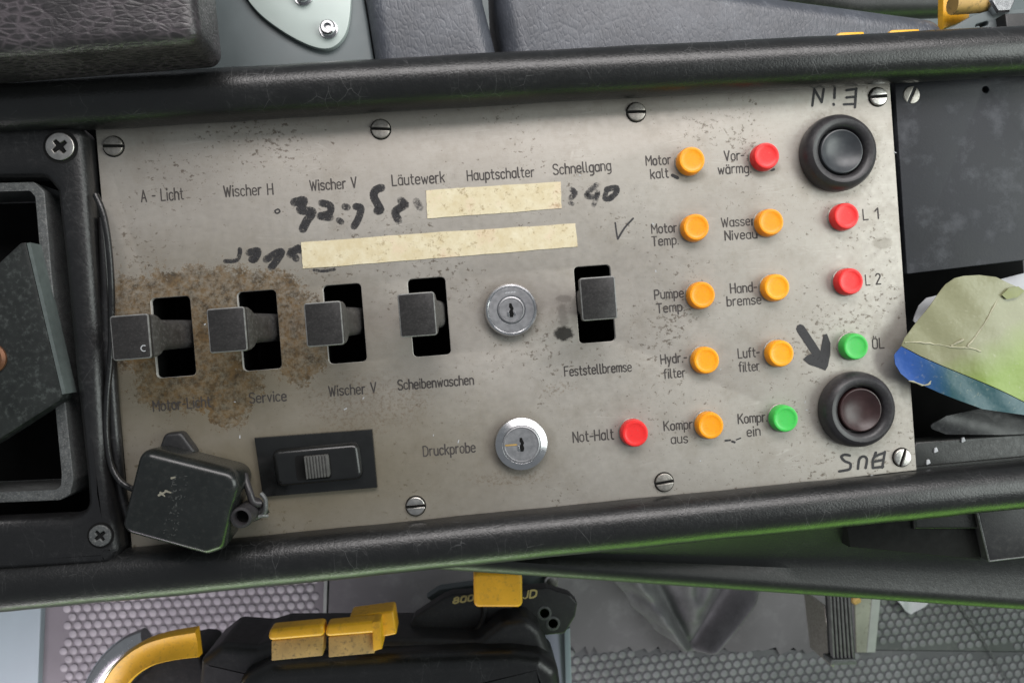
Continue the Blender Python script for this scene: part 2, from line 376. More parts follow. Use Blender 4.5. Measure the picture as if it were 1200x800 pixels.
# levers
caps = [(153, 395), (266, 386.5), (379.5, 379.5), (489, 368.5), (701.5, 349.5)]
HL = 28
lever_names = ['charcoal lever switch nearest the left housing', 'charcoal lever switch above the word Service', 'charcoal lever switch beside the rust stain edge',
               'charcoal lever switch above Scheibenwaschen', 'charcoal lever switch above Feststellbremse']
lever0 = None
for i, ((sx, sy), (cx, cy)) in enumerate(zip(slots, caps)):
    c = at(cx, cy, HL); mb = MB(); rings = []
    for z, hw, hh in ((HL - 2.2, 7.0, 8.4), (HL - 5, 6.9, 8.3), (HL - 8, 6.6, 7.5), (HL - 12, 6.5, 6.2), (8, 7.0, 6.0), (-14, 7.4, 6.0)):
        f = (z - (-4)) / (HL + 4); f = max(f, 0)
        ox = (sx + .3) * (1 - f) + c.x * f; oy = (sy + 1) * (1 - f) + c.y * f
        rings.append([(a, b, z) for a, b in rounded([(ox - hw, oy - hh), (ox + hw, oy - hh), (ox + hw, oy + hh), (ox - hw, oy + hh)], 1.0 if z > 18 else 3.0, 3)])
    lv = MB().rings(rings[::-1]).build('lever_switch', M['lever_neck'], panel, origin=(c.x, c.y, 0)); tag(lv, lever_names[i])
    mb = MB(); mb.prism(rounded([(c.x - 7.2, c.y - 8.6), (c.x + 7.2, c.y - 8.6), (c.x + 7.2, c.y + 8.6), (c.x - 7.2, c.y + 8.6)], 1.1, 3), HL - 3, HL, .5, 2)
    mb.build('lever_cap', M['lever'], lv, edge=(M['lever_highlight'], .15, .95))
    if i == 0:
        MB().stroke([(c.x + 4.6 + 1.1 * math.cos(a), c.y - 4.6 + 1.1 * math.sin(a)) for a in [R(60 + 26 * k) for k in range(10)]], .35, HL + .05).build('chip', M['paper'], lv, smooth=0)

# indicator lamps
lamps = [('amber', 809, 189, 'orange indicator lamp beside Motor kalt'), ('amber', 814, 267, 'orange indicator lamp beside Motor Temp.'), ('amber', 821, 346, 'orange indicator lamp beside Pumpe Temp.'),
         ('amber', 826, 422, 'orange indicator lamp beside Hydr. filter'), ('amber', 831, 498, 'orange indicator lamp beside Kompr. aus'),
         ('red', 896, 184, 'red indicator lamp beside Vorwärmg.'), ('amber', 901, 261, 'orange indicator lamp beside Wasser Niveau'), ('amber', 908, 337, 'orange indicator lamp beside Handbremse'),
         ('amber', 913, 414, 'orange indicator lamp beside Luftfilter'), ('green', 918, 490, 'green indicator lamp beside Kompr. ein'),
         ('red', 989, 254, 'red indicator lamp beside L1'), ('red', 994, 330, 'red indicator lamp beside L2'), ('green', 1000, 406, 'green indicator lamp above the lower push button'),
         ('red', 743, 507, 'red indicator lamp beside Not-Halt')]
lp = [(6.0, .2), (6.05, 1.2), (5.9, 3.4), (5.75, 4.4), (5.4, 4.9), (4.9, 5.0), (4.5, 4.95), (4.1, 4.8), (3.6, 4.7), (2.5, 4.65), (1.0, 4.63), (.02, 4.63)]
base_mesh = {}
for k, px, py, lab in lamps:
    c = at(px, py, 2.5); cx, cy = c.x, c.y
    if k not in base_mesh:
        o = MB().lathe((cx, cy, 0), lp, 40).build('indicator_lamp', M[k], panel, origin=(cx, cy, 0))
        q = MB().lathe((cx, cy, 0), [(5.9, 0), (6.4, .05), (6.4, .45), (6.2, .6), (5.9, .6)], 40).build('lamp_collar', M['dull_steel'], o)
        base_mesh[k] = (o, q)
    else:
        o = base_mesh[k][0].copy(); COL.objects.link(o); o.location = Vector((cx, cy, 2.5)) * S; o['_o'] = (cx, cy, 0)
        q = base_mesh[k][1].copy(); COL.objects.link(q); q.parent = o
    o['group'] = 'indicator lamps on the steel panel'; tag(o, lab)

# push buttons
M['cap_grey'] = plain('slate grey button', (.040, .044, .049), .36, 0, .15, .2, .05)
M['maroon'] = plain('dark red brown button', (.034, .0155, .0155), .38, 0, .2, .2, .05)
M['box'] = plain('glossy dark green black plastic', (.0115, .0133, .0128), .27, 0, .15, .1, .05, dust=(.05, .05, .045), dust_amt=.2)
M['gloss'] = plain('glossy black plastic', (.009, .0095, .0095), .25, 0, .15, .1, .04)
M['lever2'] = plain('grey ribbed knob', (.085, .085, .08), .4, 0, .2, .4, .03)
M['satin'] = M['box']
M['scuff'] = plain('pale scuff', (.22, .21, .165), .7)
M['emboss'] = plain('scratched plastic', (.055, .058, .055), .5)
for px, py, lab in ((985, 178, 'black push button below the handwritten EIN'), (1007, 480, 'black push button above the handwritten AUS')):
    c = at(px, py, 5); p0 = (c.x, c.y, 0)
    o = MB().lathe(p0, [(16.3, 0), (16.8, .6), (16.9, 2.5), (16.5, 4.8), (15.4, 6.8), (13.9, 7.8), (12.4, 7.7), (11.2, 6.9), (10.6, 5.8), (10.35, 3.0), (10.3, 1.0)], 56).build('push_button', M['rubber'], panel, origin=p0)
    tag(o, lab)
    MB().lathe(p0, [(9.7, .5), (9.7, 5.6), (9.45, 6.2), (9.0, 6.35), (8.6, 6.1), (7.2, 5.2), (5.2, 4.4), (3.0, 3.95), (1.2, 3.8), (.02, 3.8)], 56).build('button_cap', M['cap_grey'] if py < 300 else M['maroon'], o)

# key locks
def key_lock(px, py, kind, lab):
    c = at(px, py, 3); p0 = (c.x, c.y, 0)
    if kind == 0:
        o = MB().lathe(p0, [(11.6, 0), (11.7, 1.0), (11.3, 3.4), (10.9, 4.0), (10.2, 4.15), (9.8, 3.9), (6.0, 3.9), (5.7, 3.5)], 56).build('key_lock', M['chrome'], panel, origin=p0)
        MB().lathe(p0, [(9.7, 3.5), (9.65, 4.02), (6.3, 4.05), (6.2, 3.6)], 48).build('lock_face', M['dull_face'], o)
        q = MB().lathe(p0, [(5.65, 3.2), (5.6, 4.3), (5.1, 4.45), (4.9, 4.15), (.02, 4.1)], 48).build('lock_cylinder', M['dull_face'], o)
    else:
        o = MB().lathe(p0, [(11.5, 0), (11.6, .8), (11.2, 3.2), (8.4, 4.4), (8.1, 4.1)], 56).build('key_lock', M['chrome'], panel, origin=p0)
        q = MB().lathe(p0, [(8.1, 3.2), (8.0, 4.3), (7.4, 4.5), (7.1, 4.2), (.02, 4.15)], 48).build('lock_cylinder', M['dull_face'], o)
    tag(o, lab); z = 4.3
    k = MB(); kx, ky = c.x + (0 if kind else -.1), c.y + (-.1 if kind else -.2)
    sh = [(-.6, -2.6), (.5, -2.7), (.9, -1.4), (.6, -.2), (1.0, .6), (.6, 1.6), (.3, 2.7), (-.5, 2.7), (-.7, 1.4), (-.2, .5), (-.8, -.6)]
    k.prism([(kx + a * 1.15, ky + b * 1.1) for a, b in sh], z - .25, z, 0).build('keyhole', M['void'], o, smooth=0)
    k = MB(); k.prism(rounded([(kx - 1.9, ky - 2.4), (kx - .85, ky - 2.9), (kx - .95, ky - .2), (kx - 1.7, ky - .6)], .3, 2), z - .2, z + .08, .05)
    if kind == 0: k.prism(rounded([(kx + 1.1, ky - 2.5), (kx + 1.9, ky - 2.2), (kx + 1.7, ky - .6), (kx + 1.15, ky - .8)], .3, 2), z - .2, z + .08, .05)
    k.build('key_shutter', M['chrome'], o)
    if kind == 0:
        s_ = MB()
        for dx in (-1.6, -.5, .8, 1.9): s_.stroke([(c.x + dx - .3, c.y + 7.3), (c.x + dx + .3, c.y + 7.5)], .5, 4.08)
        s_.build('lock_stamp', M['paper'], o, smooth=0)
    else:
        MB().stroke([(c.x - 6.8, c.y + .2), (c.x - 2.2, c.y + .1)], .7, 4.4).build('index_mark', M['tan'], o, smooth=0)
M['dull_face'] = plain('grey lock metal', (.36, .36, .37), .42, .8, .12, .3, .1)
key_lock(599, 363, 0, 'chrome key lock between two lever switches')
key_lock(611, 520, 1, 'chrome key lock beside the word Druckprobe')

# slotted screws
def screw(parent, px, py, ang, r=4.0, z=0.0, mat='steel', h=1.3):
    c = at(px, py, z + 1); mb = MB(); rot = Matrix.Rotation(R(ang), 3, 'Z')
    tf = lambda p: rot @ p + Vector((c.x, c.y, 0))
    g = r * .13
    for s in (-1, 1):
        a0 = math.asin(g / r); pts = [(r * math.cos(a), s * r * math.sin(a)) for a in [a0 + (math.pi - 2 * a0) * k / 14 for k in range(15)]]
        mb.prism(pts, z, z + h, .45, 3, tf)
    o = mb.build('screw', M[mat], parent, origin=(c.x, c.y, z))
    MB().lathe((c.x, c.y, z), [(r * 1.12, .02), (r * 1.12, .08), (.02, .1)], 24).build('screw_recess', M['matte_black'], o)
    return o
for px, py, a, mt in ((132, 171, -4, 'dull_steel'), (446, 151, -6, 'dull_steel'), (746, 131, -2, 'dull_steel'), (1030, 113, 2, 'steel'), (487, 593, 0, 'steel'), (779, 565, 5, 'dull_steel'), (1058, 536, 68, 'steel')):
    screw(panel, px, py, a, mat=mt)['group'] = 'screws holding the steel panel'

# slide switch
pl = XY([(298, 513), (436, 503), (442, 571), (308, 582)], 2)
sw = MB().prism(pl, 0, 2.2, .35, 2).build('slide_switch', M['gloss'], panel); tag(sw, 'black slide switch with a ribbed knob')
hs = rounded(XY([(318, 527), (420, 518), (426, 561), (324, 570)], 5), 3.0, 5)
MB().prism(hs, 2.0, 6.4, 2.4, 5).build('switch_housing', M['gloss'], sw)
rc = rounded(XY([(345, 534), (386, 531), (389, 560), (348, 563)], 6.5), 1.2, 3)
MB().prism(rc, 6.2, 6.5, 0).build('knob_recess', M['void'], sw)
kn = MB(); a_, b_, c_, d_ = [Vector(at(*p, 7)) for p in ((357, 534), (385, 531.5), (387.5, 557), (360, 560))]
for i in range(8):
    f0, f1 = i / 8 + .012, (i + .72) / 8
    q = [a_.lerp(b_, f0), a_.lerp(b_, f1), d_.lerp(c_, f1), d_.lerp(c_, f0)]
    kn.prism([(p.x, p.y) for p in q], 6.4, 9.4, .25, 2)
kn.prism(rounded([(p.x, p.y) for p in (a_, b_, c_, d_)], .8, 2), 6.3, 8.7, .4, 2).build('slide_knob', M['lever2'] if 'lever2' in M else M['lever'], sw)

# masking tape
for pts, lab in (([(499, 223), (560, 219), (657, 213), (658, 244), (600, 249), (501, 256)], 'short cream tape strip'), ([(353, 284), (500, 273), (674, 262), (677, 289), (520, 302), (355, 315)], 'long cream tape strip')):
    P = []; q = XY(pts)
    for i in range(len(q)):
        a, b = Vector(q[i]), Vector(q[(i + 1) % len(q)])
        for k in range(10): P.append(tuple(a.lerp(b, k / 10) + Vector((random.uniform(-.1, .1), random.uniform(-.12, .12)))))
    tag(MB().prism(P, .0, .28, 0).build('tape_strip', M['tape'], panel, smooth=0), lab)

# engraved single-stroke lettering
bowl = [(2.4, 3.2), (1.6, 4), (.8, 4), (0, 3.2), (0, .8), (.8, 0), (1.6, 0), (2.4, .8)]
ooo = [(.8, 0), (0, .8), (0, 3.2), (.8, 4), (1.6, 4), (2.4, 3.2), (2.4, .8), (1.6, 0), (.8, 0)]
GL = {
 'A': (3, [[(0, 0), (1.5, 6), (3, 0)], [(.5, 2), (2.5, 2)]]), 'D': (3, [[(0, 0), (0, 6), (1.6, 6), (2.8, 5), (3, 3), (2.8, 1), (1.6, 0), (0, 0)]]),
 'F': (2.6, [[(0, 0), (0, 6), (2.6, 6)], [(0, 3.2), (2.2, 3.2)]]), 'H': (3, [[(0, 0), (0, 6)], [(3, 0), (3, 6)], [(0, 3), (3, 3)]]),
 'K': (3, [[(0, 0), (0, 6)], [(3, 6), (0, 2.4)], [(1, 3.6), (3, 0)]]), 'L': (2.4, [[(0, 6), (0, 0), (2.4, 0)]]),
 'M': (3.5, [[(0, 0), (0, 6), (1.75, 2.5), (3.5, 6), (3.5, 0)]]), 'N': (3, [[(0, 0), (0, 6), (3, 0), (3, 6)]]),
 'P': (2.8, [[(0, 0), (0, 6), (2, 6), (2.8, 5.2), (2.8, 3.6), (2, 2.8), (0, 2.8)]]),
 'S': (2.8, [[(2.8, 5.2), (2.1, 6), (.7, 6), (0, 5.2), (0, 4), (.7, 3.3), (2.1, 2.8), (2.8, 2), (2.8, .8), (2.1, 0), (.7, 0), (0, .8)]]),
 'T': (3, [[(0, 6), (3, 6)], [(1.5, 6), (1.5, 0)]]), 'V': (3, [[(0, 6), (1.5, 0), (3, 6)]]), 'W': (4, [[(0, 6), (1, 0), (2, 5), (3, 0), (4, 6)]]),
 'O': (2.6, [[(.7, 0), (0, .8), (0, 5.2), (.7, 6), (1.9, 6), (2.6, 5.2), (2.6, .8), (1.9, 0), (.7, 0)]]),
 'a': (2.4, [[(2.4, 4), (2.4, 0)], bowl]), 'ä': (2.4, [[(2.4, 4), (2.4, 0)], bowl, [(.6, 5.2), (.6, 5.5)], [(1.8, 5.2), (1.8, 5.5)]]),
 'b': (2.4, [[(0, 6), (0, 0)], [(0, .8), (.8, 0), (1.6, 0), (2.4, .8), (2.4, 3.2), (1.6, 4), (.8, 4), (0, 3.2)]]),
 'c': (2.2, [[(2.2, 3.4), (1.6, 4), (.8, 4), (0, 3.2), (0, .8), (.8, 0), (1.6, 0), (2.2, .6)]]), 'd': (2.4, [[(2.4, 6), (2.4, 0)], bowl]),
 'e': (2.4, [[(0, 2.1), (2.4, 2.1), (2.4, 3.2), (1.6, 4), (.8, 4), (0, 3.2), (0, .8), (.8, 0), (1.7, 0), (2.3, .5)]]),
 'f': (1.8, [[(1.8, 6), (1.2, 6), (.7, 5.4), (.7, 0)], [(0, 4), (1.6, 4)]]), 'g': (2.4, [[(2.4, 4), (2.4, -1.2), (1.6, -2), (.4, -2)], bowl]),
 'h': (2.4, [[(0, 6), (0, 0)], [(0, 3.2), (.8, 4), (1.6, 4), (2.4, 3.2), (2.4, 0)]]), 'i': (.3, [[(.15, 4), (.15, 0)], [(.15, 5.4), (.15, 5.9)]]),
 'k': (2.2, [[(0, 6), (0, 0)], [(2.2, 4), (0, 1.8)], [(.8, 2.5), (2.2, 0)]]), 'l': (.9, [[(.1, 6), (.1, .8), (.5, 0), (.9, 0)]]),
 'm': (3.6, [[(0, 4), (0, 0)], [(0, 3.3), (.6, 4), (1.2, 4), (1.8, 3.3), (1.8, 0)], [(1.8, 3.3), (2.4, 4), (3, 4), (3.6, 3.3), (3.6, 0)]]),
 'n': (2.4, [[(0, 4), (0, 0)], [(0, 3.2), (.8, 4), (1.6, 4), (2.4, 3.2), (2.4, 0)]]), 'o': (2.4, [ooo]),
 'p': (2.4, [[(0, 4), (0, -2)], [(0, .8), (.8, 0), (1.6, 0), (2.4, .8), (2.4, 3.2), (1.6, 4), (.8, 4), (0, 3.2)]]),
 'r': (1.6, [[(0, 4), (0, 0)], [(0, 3), (.8, 4), (1.6, 4)]]),
 's': (2.1, [[(2.1, 3.5), (1.5, 4), (.5, 4), (0, 3.4), (0, 2.7), (.5, 2.2), (1.6, 1.8), (2.1, 1.3), (2.1, .6), (1.5, 0), (.5, 0), (0, .5)]]),
 't': (1.7, [[(.6, 5.6), (.6, .7), (1.1, 0), (1.7, 0)], [(0, 4), (1.6, 4)]]), 'u': (2.4, [[(0, 4), (0, .8), (.8, 0), (1.6, 0), (2.4, .8)], [(2.4, 4), (2.4, 0)]]),
 'v': (2.2, [[(0, 4), (1.1, 0), (2.2, 4)]]), 'w': (3.4, [[(0, 4), (.85, 0), (1.7, 3.4), (2.55, 0), (3.4, 4)]]), 'y': (2.3, [[(0, 4), (1.15, 0)], [(2.3, 4), (.6, -2)]]),
 '1': (1.6, [[(0, 4.6), (1.4, 6), (1.4, 0)]]), '2': (2.6, [[(0, 5), (.7, 6), (1.9, 6), (2.6, 5.1), (2.6, 4.2), (0, 0), (2.6, 0)]]),
 '8': (2.4, [[(.8, 3), (0, 2.2), (0, .8), (.8, 0), (1.6, 0), (2.4, .8), (2.4, 2.2), (1.6, 3), (.8, 3), (.2, 3.8), (.2, 5.2), (.8, 6), (1.6, 6), (2.2, 5.2), (2.2, 3.8), (1.6, 3)]]),
 '0': (2.4, [[(.8, 0), (0, .8), (0, 5.2), (.8, 6), (1.6, 6), (2.4, 5.2), (2.4, .8), (1.6, 0), (.8, 0)]]),
 'J': (2, [[(2, 6), (2, .8), (1.2, 0), (.6, 0), (0, .8)]]),
 '-': (1.6, [[(0, 2.6), (1.6, 2.6)]]), '.': (.2, [[(.1, 0), (.1, .2)]]), ' ': (1.6, []),
}
GL['Ö'] = (2.6, GL['O'][1] + [[(.7, 6.9), (.7, 7.2)], [(1.9, 6.9), (1.9, 7.2)]])
def lettering(text, p0, p1, cap_px, mat='ink', parent=panel, z=.06, wd=.56, name='lettering', lab=None, slant=0.0, jit=.06):
    a, b = at(*p0, z), at(*p1, z); ux = (b - a); L = math.hypot(ux.x, ux.y); ux = Vector((ux.x, ux.y)) / L; uy = Vector((-ux.y, ux.x))
    sc = (a - CAM).length / F; hgt = cap_px * sc * .985; uy = uy * (hgt / 6)
    adv = sum(GL[ch][0] + 1.15 for ch in text) - 1.15; kx = L / adv; mb = MB(); mb.flat = True; x = 0
    o2 = Vector((a.x, a.y))
    for ch in text:
        wch, st = GL[ch]; dy = random.uniform(-.12, .12)
        for pl_ in st:
            mb.stroke([o2 + ux * ((x + gx + slant * gy) * kx + random.uniform(-jit, jit) * .5) + uy * (gy + dy) for gx, gy in pl_], wd * random.uniform(.85, 1.2), z)
        x += wch + 1.15
    o = mb.build(name, M[mat], parent, smooth=0)
    tag(o, lab or f'lettering reading {text.strip()}'); return o
for a in [('A - Licht', (166, 236.5), (215, 233.5), 12), ('Wischer H', (263, 230.5), (320, 227.5), 11.5), ('Wischer V', (364, 223.5), (418, 219.5), 11.5), ('Läutewerk', (460, 217.5), (521, 213.5), 12),
          ('Hauptschalter', (548, 211.5), (626, 207), 11.5), ('Schnellgang', (649, 204.5), (716, 199.5), 11.5), ('Motor', (757.5, 194), (786, 192.2), 10.5), ('kalt', (763, 209.5), (783.5, 207.8), 10.5),
          ('Vor-', (849.5, 188.5), (872, 187), 10.5), ('wärmg.', (842, 204), (880, 202), 10.5), ('Motor', (764, 273.5), (793, 271.5), 10.5), ('Temp.', (764.5, 288), (795, 286), 10.5),
          ('Wasser', (846, 266), (884, 263.5), 10), ('Niveau', (850, 281.3), (887, 279), 10), ('Pumpe', (767.5, 350.5), (801, 348), 10.5), ('Temp.', (770, 366.5), (802, 364), 10.5),
          ('Hand-', (856.5, 343.5), (887, 341.3), 10.5), ('bremse', (852.5, 358.6), (892, 355.6), 10.5), ('Hydr.-', (775, 426.5), (805, 423.5), 10.5), ('filter', (778.5, 443.3), (803, 441.2), 10.5),
          ('Luft-', (865.5, 419.5), (890, 417.3), 10.5), ('filter', (866.5, 435.4), (890, 433.4), 10.5), ('Feststellbremse', (662, 440.5), (740, 434.5), 11), ('Not-Halt', (672, 518), (719, 514), 12),
          ('Kompr.', (778.5, 504.2), (814, 501.5), 10.5), ('aus', (787, 519.8), (806, 518), 10.5), ('Kompr.', (865.5, 496), (899, 493.3), 10.5), ('ein', (876, 511), (891, 509.6), 10.5),
          ('Druckprobe', (496.5, 534.3), (557, 529), 11.5), ('Scheibenwaschen', (467, 456.5), (555, 450), 11), ('Wischer V', (386, 464), (441, 459.6), 11.5), ('Service', (293, 472.2), (335.5, 469), 11),
          ('Motor-Licht', (180, 481.5), (247, 476), 11), ('L 1', (1012, 257.5), (1030, 256), 11), ('L 2', (1015, 334), (1032, 332.5), 11), ('ÖL', (1023, 408.3), (1036, 407.4), 10.5)]:
    lettering(*a)

# handwriting in marker
def scribble(strokes, wd, mat, lab, z=.09):
    mb = MB(); mb.flat = True
    for i, s in enumerate(strokes):
        ww = wd[i] if isinstance(wd, list) else wd
        pts = [at(x, y, z) for x, y in s]; pts = spline([(p.x, p.y) for p in pts], 4) if len(pts) > 2 else [(p.x, p.y) for p in pts]
        mb.stroke(pts, ww / 2.7, z)
    tag(mb.build('marker_writing', M[mat], panel, smooth=0), lab)
scribble([[(952, 124), (954.5, 105)], [(954.5, 105), (963, 120)], [(963, 120), (965.5, 104.5)], [(978.5, 103.5), (978, 115)], [(976.8, 122), (977.3, 123)],
          [(1003.5, 104), (1002, 126)], [(1003.5, 104.5), (992, 106)], [(1003, 113.5), (992, 114.5)], [(1002, 122), (989, 122.5)]], 3.0, 'marker', 'handwritten EIN upside down in black marker')
scribble([[(996, 533.5), (990, 532.5), (986, 535), (990, 540), (996.5, 543), (996, 549), (989.5, 551), (983.5, 552)], [(1005.5, 549), (1007, 538), (1012, 534.5), (1016, 538), (1014.5, 548)],
          [(1023, 548), (1024, 536), (1037, 530)], [(1037, 529), (1034, 547.5)], [(1023, 548), (1035, 546.5)], [(1023.5, 541), (1035, 538.5)], [(1025, 534), (1026.5, 530)]], 3.2, 'marker', 'handwritten AUS upside down in black marker')
scribble([[(938, 385), (948, 400), (959, 417)]], [11], 'marker', 'thick black arrow shaft pointing at the lower push button')
mb = MB(); mb.flat = True
mb.prism(XY([(941, 421), (946, 416), (953, 414), (960, 419), (962, 408), (965, 392), (969, 391), (973, 402), (973, 414), (970, 429), (967, 434), (960, 431), (948, 427)]), .10, .17).build('marker_writing', M['marker'], panel, smooth=0)['label'] = 'thick black arrow head pointing at the lower push button'
scribble([[(345, 237), (356, 235), (352, 246), (366, 248), (360, 258), (355, 268)], [(377, 238), (387, 241), (386, 250), (375, 253), (387, 255)], [(404, 242), (407, 243)], [(397, 258), (400, 260)], [(417, 242), (423, 244), (420, 256), (415, 265)],
          [(447, 220), (440, 223), (438, 230), (443, 240), (446, 246), (442, 247)]], [10, 8.5, 8, 7, 8.5, 9.5], 'faded', 'rubbed black marker writing left of the short tape strip')
scribble([[(470, 235), (475, 240), (468, 244), (463, 249), (467, 258)]], [9.5], 'curl', 'rubbed grey marker curl below Läutewerk')
scribble([[(488, 236), (492, 243)]], [9], 'ghost', 'almost erased marker dab left of the short tape')
scribble([[(670, 222), (674, 226), (669, 232)], [(668, 238), (671, 239)]], [7, 5], 'ghost', 'almost erased marker strokes right of the short tape')
scribble([[(264, 306), (277, 305), (281, 297), (281, 292)], [(292, 296), (302, 294), (299, 303), (295, 304)], [(312, 304), (325, 296), (330, 296), (323, 307), (318, 313)], [(340, 298), (349, 291), (352, 293)], [(341, 294), (347, 303)]], [5, 8.5, 8.5, 9, 8], 'faded', 'rubbed black marker word left of the long tape strip')
scribble([[(368, 316.5), (380, 317.5), (392, 315.5)]], [3.5], 'faded', 'black marker trace under the long tape strip')
scribble([[(699, 217), (690, 225), (688, 230), (699, 230), (700, 225)], [(699, 232), (696, 240)]], [7, 6], 'ghost', 'grey marker smear right of the short tape')
scribble([[(711, 222), (709, 233), (717, 232)], [(711, 222), (722, 220), (722, 226), (714, 233)]], [6, 7], 'faded', 'black marker smear below Schnellgang')
scribble([[(721, 261), (722.5, 272), (724, 280)], [(724, 280), (732, 267), (742, 256)]], [1.8, 2.2], 'marker', 'thin ink tick right of the long tape')
scribble([[(322, 247), (326, 245), (328, 248), (324, 250), (322, 247)]], [1.6], 'marker', 'small ink ring below Wischer H')
scribble([[(850, 516), (856, 515.5)], [(858, 517), (861, 518)], [(863, 515), (868, 513)]], [2.2, 2.5, 1.5], 'marker', 'small ink dashes below Kompr. aus')
scribble([[(788, 205.5), (794, 208.5)], [(904, 199.5), (907, 198.5)]], [4, 3], 'marker', 'dark grease dabs beside the top two lamps')
mb = MB(); mb.flat = True
for k in range(26):
    px = random.uniform(150, 1060); py = random.uniform(160, 560); a = random.uniform(0, 3); L = random.uniform(1, 3.5)
    p, q = at(px, py), at(px + L * math.cos(a), py + L * math.sin(a)); mb.stroke([(p.x, p.y), (q.x, q.y)], random.uniform(.25, .5), .08)
mb.build('scratch_mark', M['paper'], panel, smooth=0)['label'] = 'tiny pale nicks scattered over the steel'

# ------------------------------------------------------------------ padded rails
def rail(pts, z, r, label, sz=1.0):
    P = [at(a, b, z) for a, b in pts]; P = spline(P, 10)
    rr = [r + .10 * math.sin(i * .7) + .06 * math.sin(i * 1.9) for i in range(len(P))]
    return tag(MB().tube(P, rr, 40, 1.0, sz).build('padded_rail', M['rail'], smooth=60), label, 'padded rail', None)
rail([(-90, 131), (130, 119.5), (267, 111.5), (400, 103.5), (600, 92), (800, 81.5), (1000, 71), (1200, 60), (1320, 54)], 7.0, 10.6, 'black leather padded rail along the top of the steel panel')
rail([(-90, 693), (0, 685), (200, 667), (400, 647.5), (600, 627), (800, 607), (1000, 587), (1150, 572), (1320, 556)], .5, 10.7, 'black leather padded rail along the bottom of the steel panel')

# ------------------------------------------------------------------ console carcass and flank
mb = MB()
mb.box(-260, 260, -96, 99, -62, -36, 2)
tag(mb.build('driver_console', M['void']), 'dark hollow body of the driver console under the panel', 'console')
# side skirt flaring out under the lower rail
top = [at(a, b, -3) for a, b in ((-90, 692), (1320, 554))]
bot = [at(a, b, -22) for a, b in ((-90, 608), (1320, 707))]
n = 40; rings = []
def lerpl(L, t):
    k = t * (len(L) - 1); i = min(int(k), len(L) - 2); return L[i].lerp(L[i + 1], k - i)
for i in range(n + 1):
    t = i / n; a, b = lerpl(top, t), lerpl(bot, t)
    out = Vector((0, -1, 0)); ring = [a + (b - a) * k / 6 + Vector((0, 0, -1.5 * math.sin(math.pi * k / 6))) for k in range(6)]
    for k in range(11): ang = R(100 - k * 20); ring.append(b + Vector((0, -math.cos(ang) * 6.5, math.sin(ang) * 6.5 - 1)))
    ring += [b + Vector((0, 10, -12)), a + Vector((0, 14, -30)), a + Vector((0, 12, 0))]
    rings.append(ring)
tag(MB().rings(rings).build('console_skirt', M['flank'], smooth=50), 'dark vinyl console skirt flaring out below the lower rail', 'console skirt')
bx = thing('equipment_box', 'black box with a pale edge tucked under the right end of the lower rail', 'box', at(1100, 640, -40))
MB().prism(XY([(990, 600), (1150, 585), (1150, 656), (996, 641)], -7), -30, -7, .8, 2).build('recess_cover', M['matte_black'], bx)
MB().prism(XY([(1143, 585), (1260, 570), (1260, 645), (1159, 657)], -2), -30, -2, .7, 2).build('box_body', M['grey_dark'] if 'grey_dark' in M else M['black'], bx)
e = [at(1143, 590, -1.8), at(1159, 657, -1.8), at(1260, 645, -1.8)]
MB().tube([e[0], e[0].lerp(e[1], .5), e[1], e[1].lerp(e[2], .5), e[2]], .45, 8).build('box_edge', M['grey_frame'], bx)

# ------------------------------------------------------------------ left lever housing
hz = 9
hous = thing('lever_housing', 'black leather housing with a square opening left of the steel panel', 'lever housing', at(40, 400, 0))
o_px = [(-90, 152), (96, 150), (109, 160), (114, 215), (120, 300), (127, 400), (131, 470), (135, 540), (146, 600), (150, 640), (138, 656), (60, 661), (-90, 668)]
i_px = [(-60, 206), (50, 206), (63, 222), (72, 300), (84, 430), (98, 560), (100, 598), (80, 606), (-60, 612)]
curve_prism(rounded(XY(o_px, 0), [0, 2, 5, 0, 0, 0, 0, 0, 0, 4, 4, 0, 0], 4), [rounded(XY(i_px, hz), [0, 5, 0, 0, 0, 0, 5, 0, 0], 5)[::-1]], -6, hz, 5.0).build('housing_shell', M['housing'], hous, smooth=60)
f_o = [(-70, 216), (40, 213), (52, 224), (60, 320), (73, 440), (86, 562), (82, 580), (70, 586), (-70, 592)]
f_i = [(-70, 225), (36, 222), (43, 230), (51, 322), (63, 440), (74, 556), (73, 570), (66, 575), (-70, 581)]
curve_prism(rounded(XY(f_o, 4), 2.5, 4), [rounded(XY(f_i, 4), 2, 4)[::-1]], -22, 4, .5).build('opening_frame', M['grey_frame'], hous)
MB().prism(XY([(-90, 190), (110, 190), (120, 620), (-90, 625)], -26), -30, -26).build('opening_floor', M['void'], hous)
def cross_screw(parent, px, py, z, r, mat):
    c = at(px, py, z)
    pl = [(r * math.cos(2 * math.pi * k / 28) + c.x, r * math.sin(2 * math.pi * k / 28) + c.y) for k in range(28)]
    a, b = r * .13, r * .55
    cr = [(b, a), (a * 1.3, a * 1.3), (a, b), (-a, b), (-a * 1.3, a * 1.3), (-b, a), (-b, -a), (-a * 1.3, -a * 1.3), (-a, -b), (a, -b), (a * 1.3, -a * 1.3), (b, -a)]
    an = R(35); cr = [(c.x + x * math.cos(an) - y * math.sin(an), c.y + x * math.sin(an) + y * math.cos(an)) for x, y in cr]
    o = curve_prism(pl, [cr[::-1]], z - 1.5, z + .9, .4).build('cross_screw', M[mat], parent, origin=(c.x, c.y, z))
    MB().lathe((c.x, c.y, z), [(r * 1.22, -.02), (r * 1.22, .05), (r * .8, .1), (.02, .1)], 28).build('screw_recess', M['matte_black'], o)
cross_screw(hous, 71, 172, hz, 5.6, 'steel'); cross_screw(hous, 118, 627, hz, 4.4, 'dull_dark' if 'dull_dark' in M else 'grey_frame')
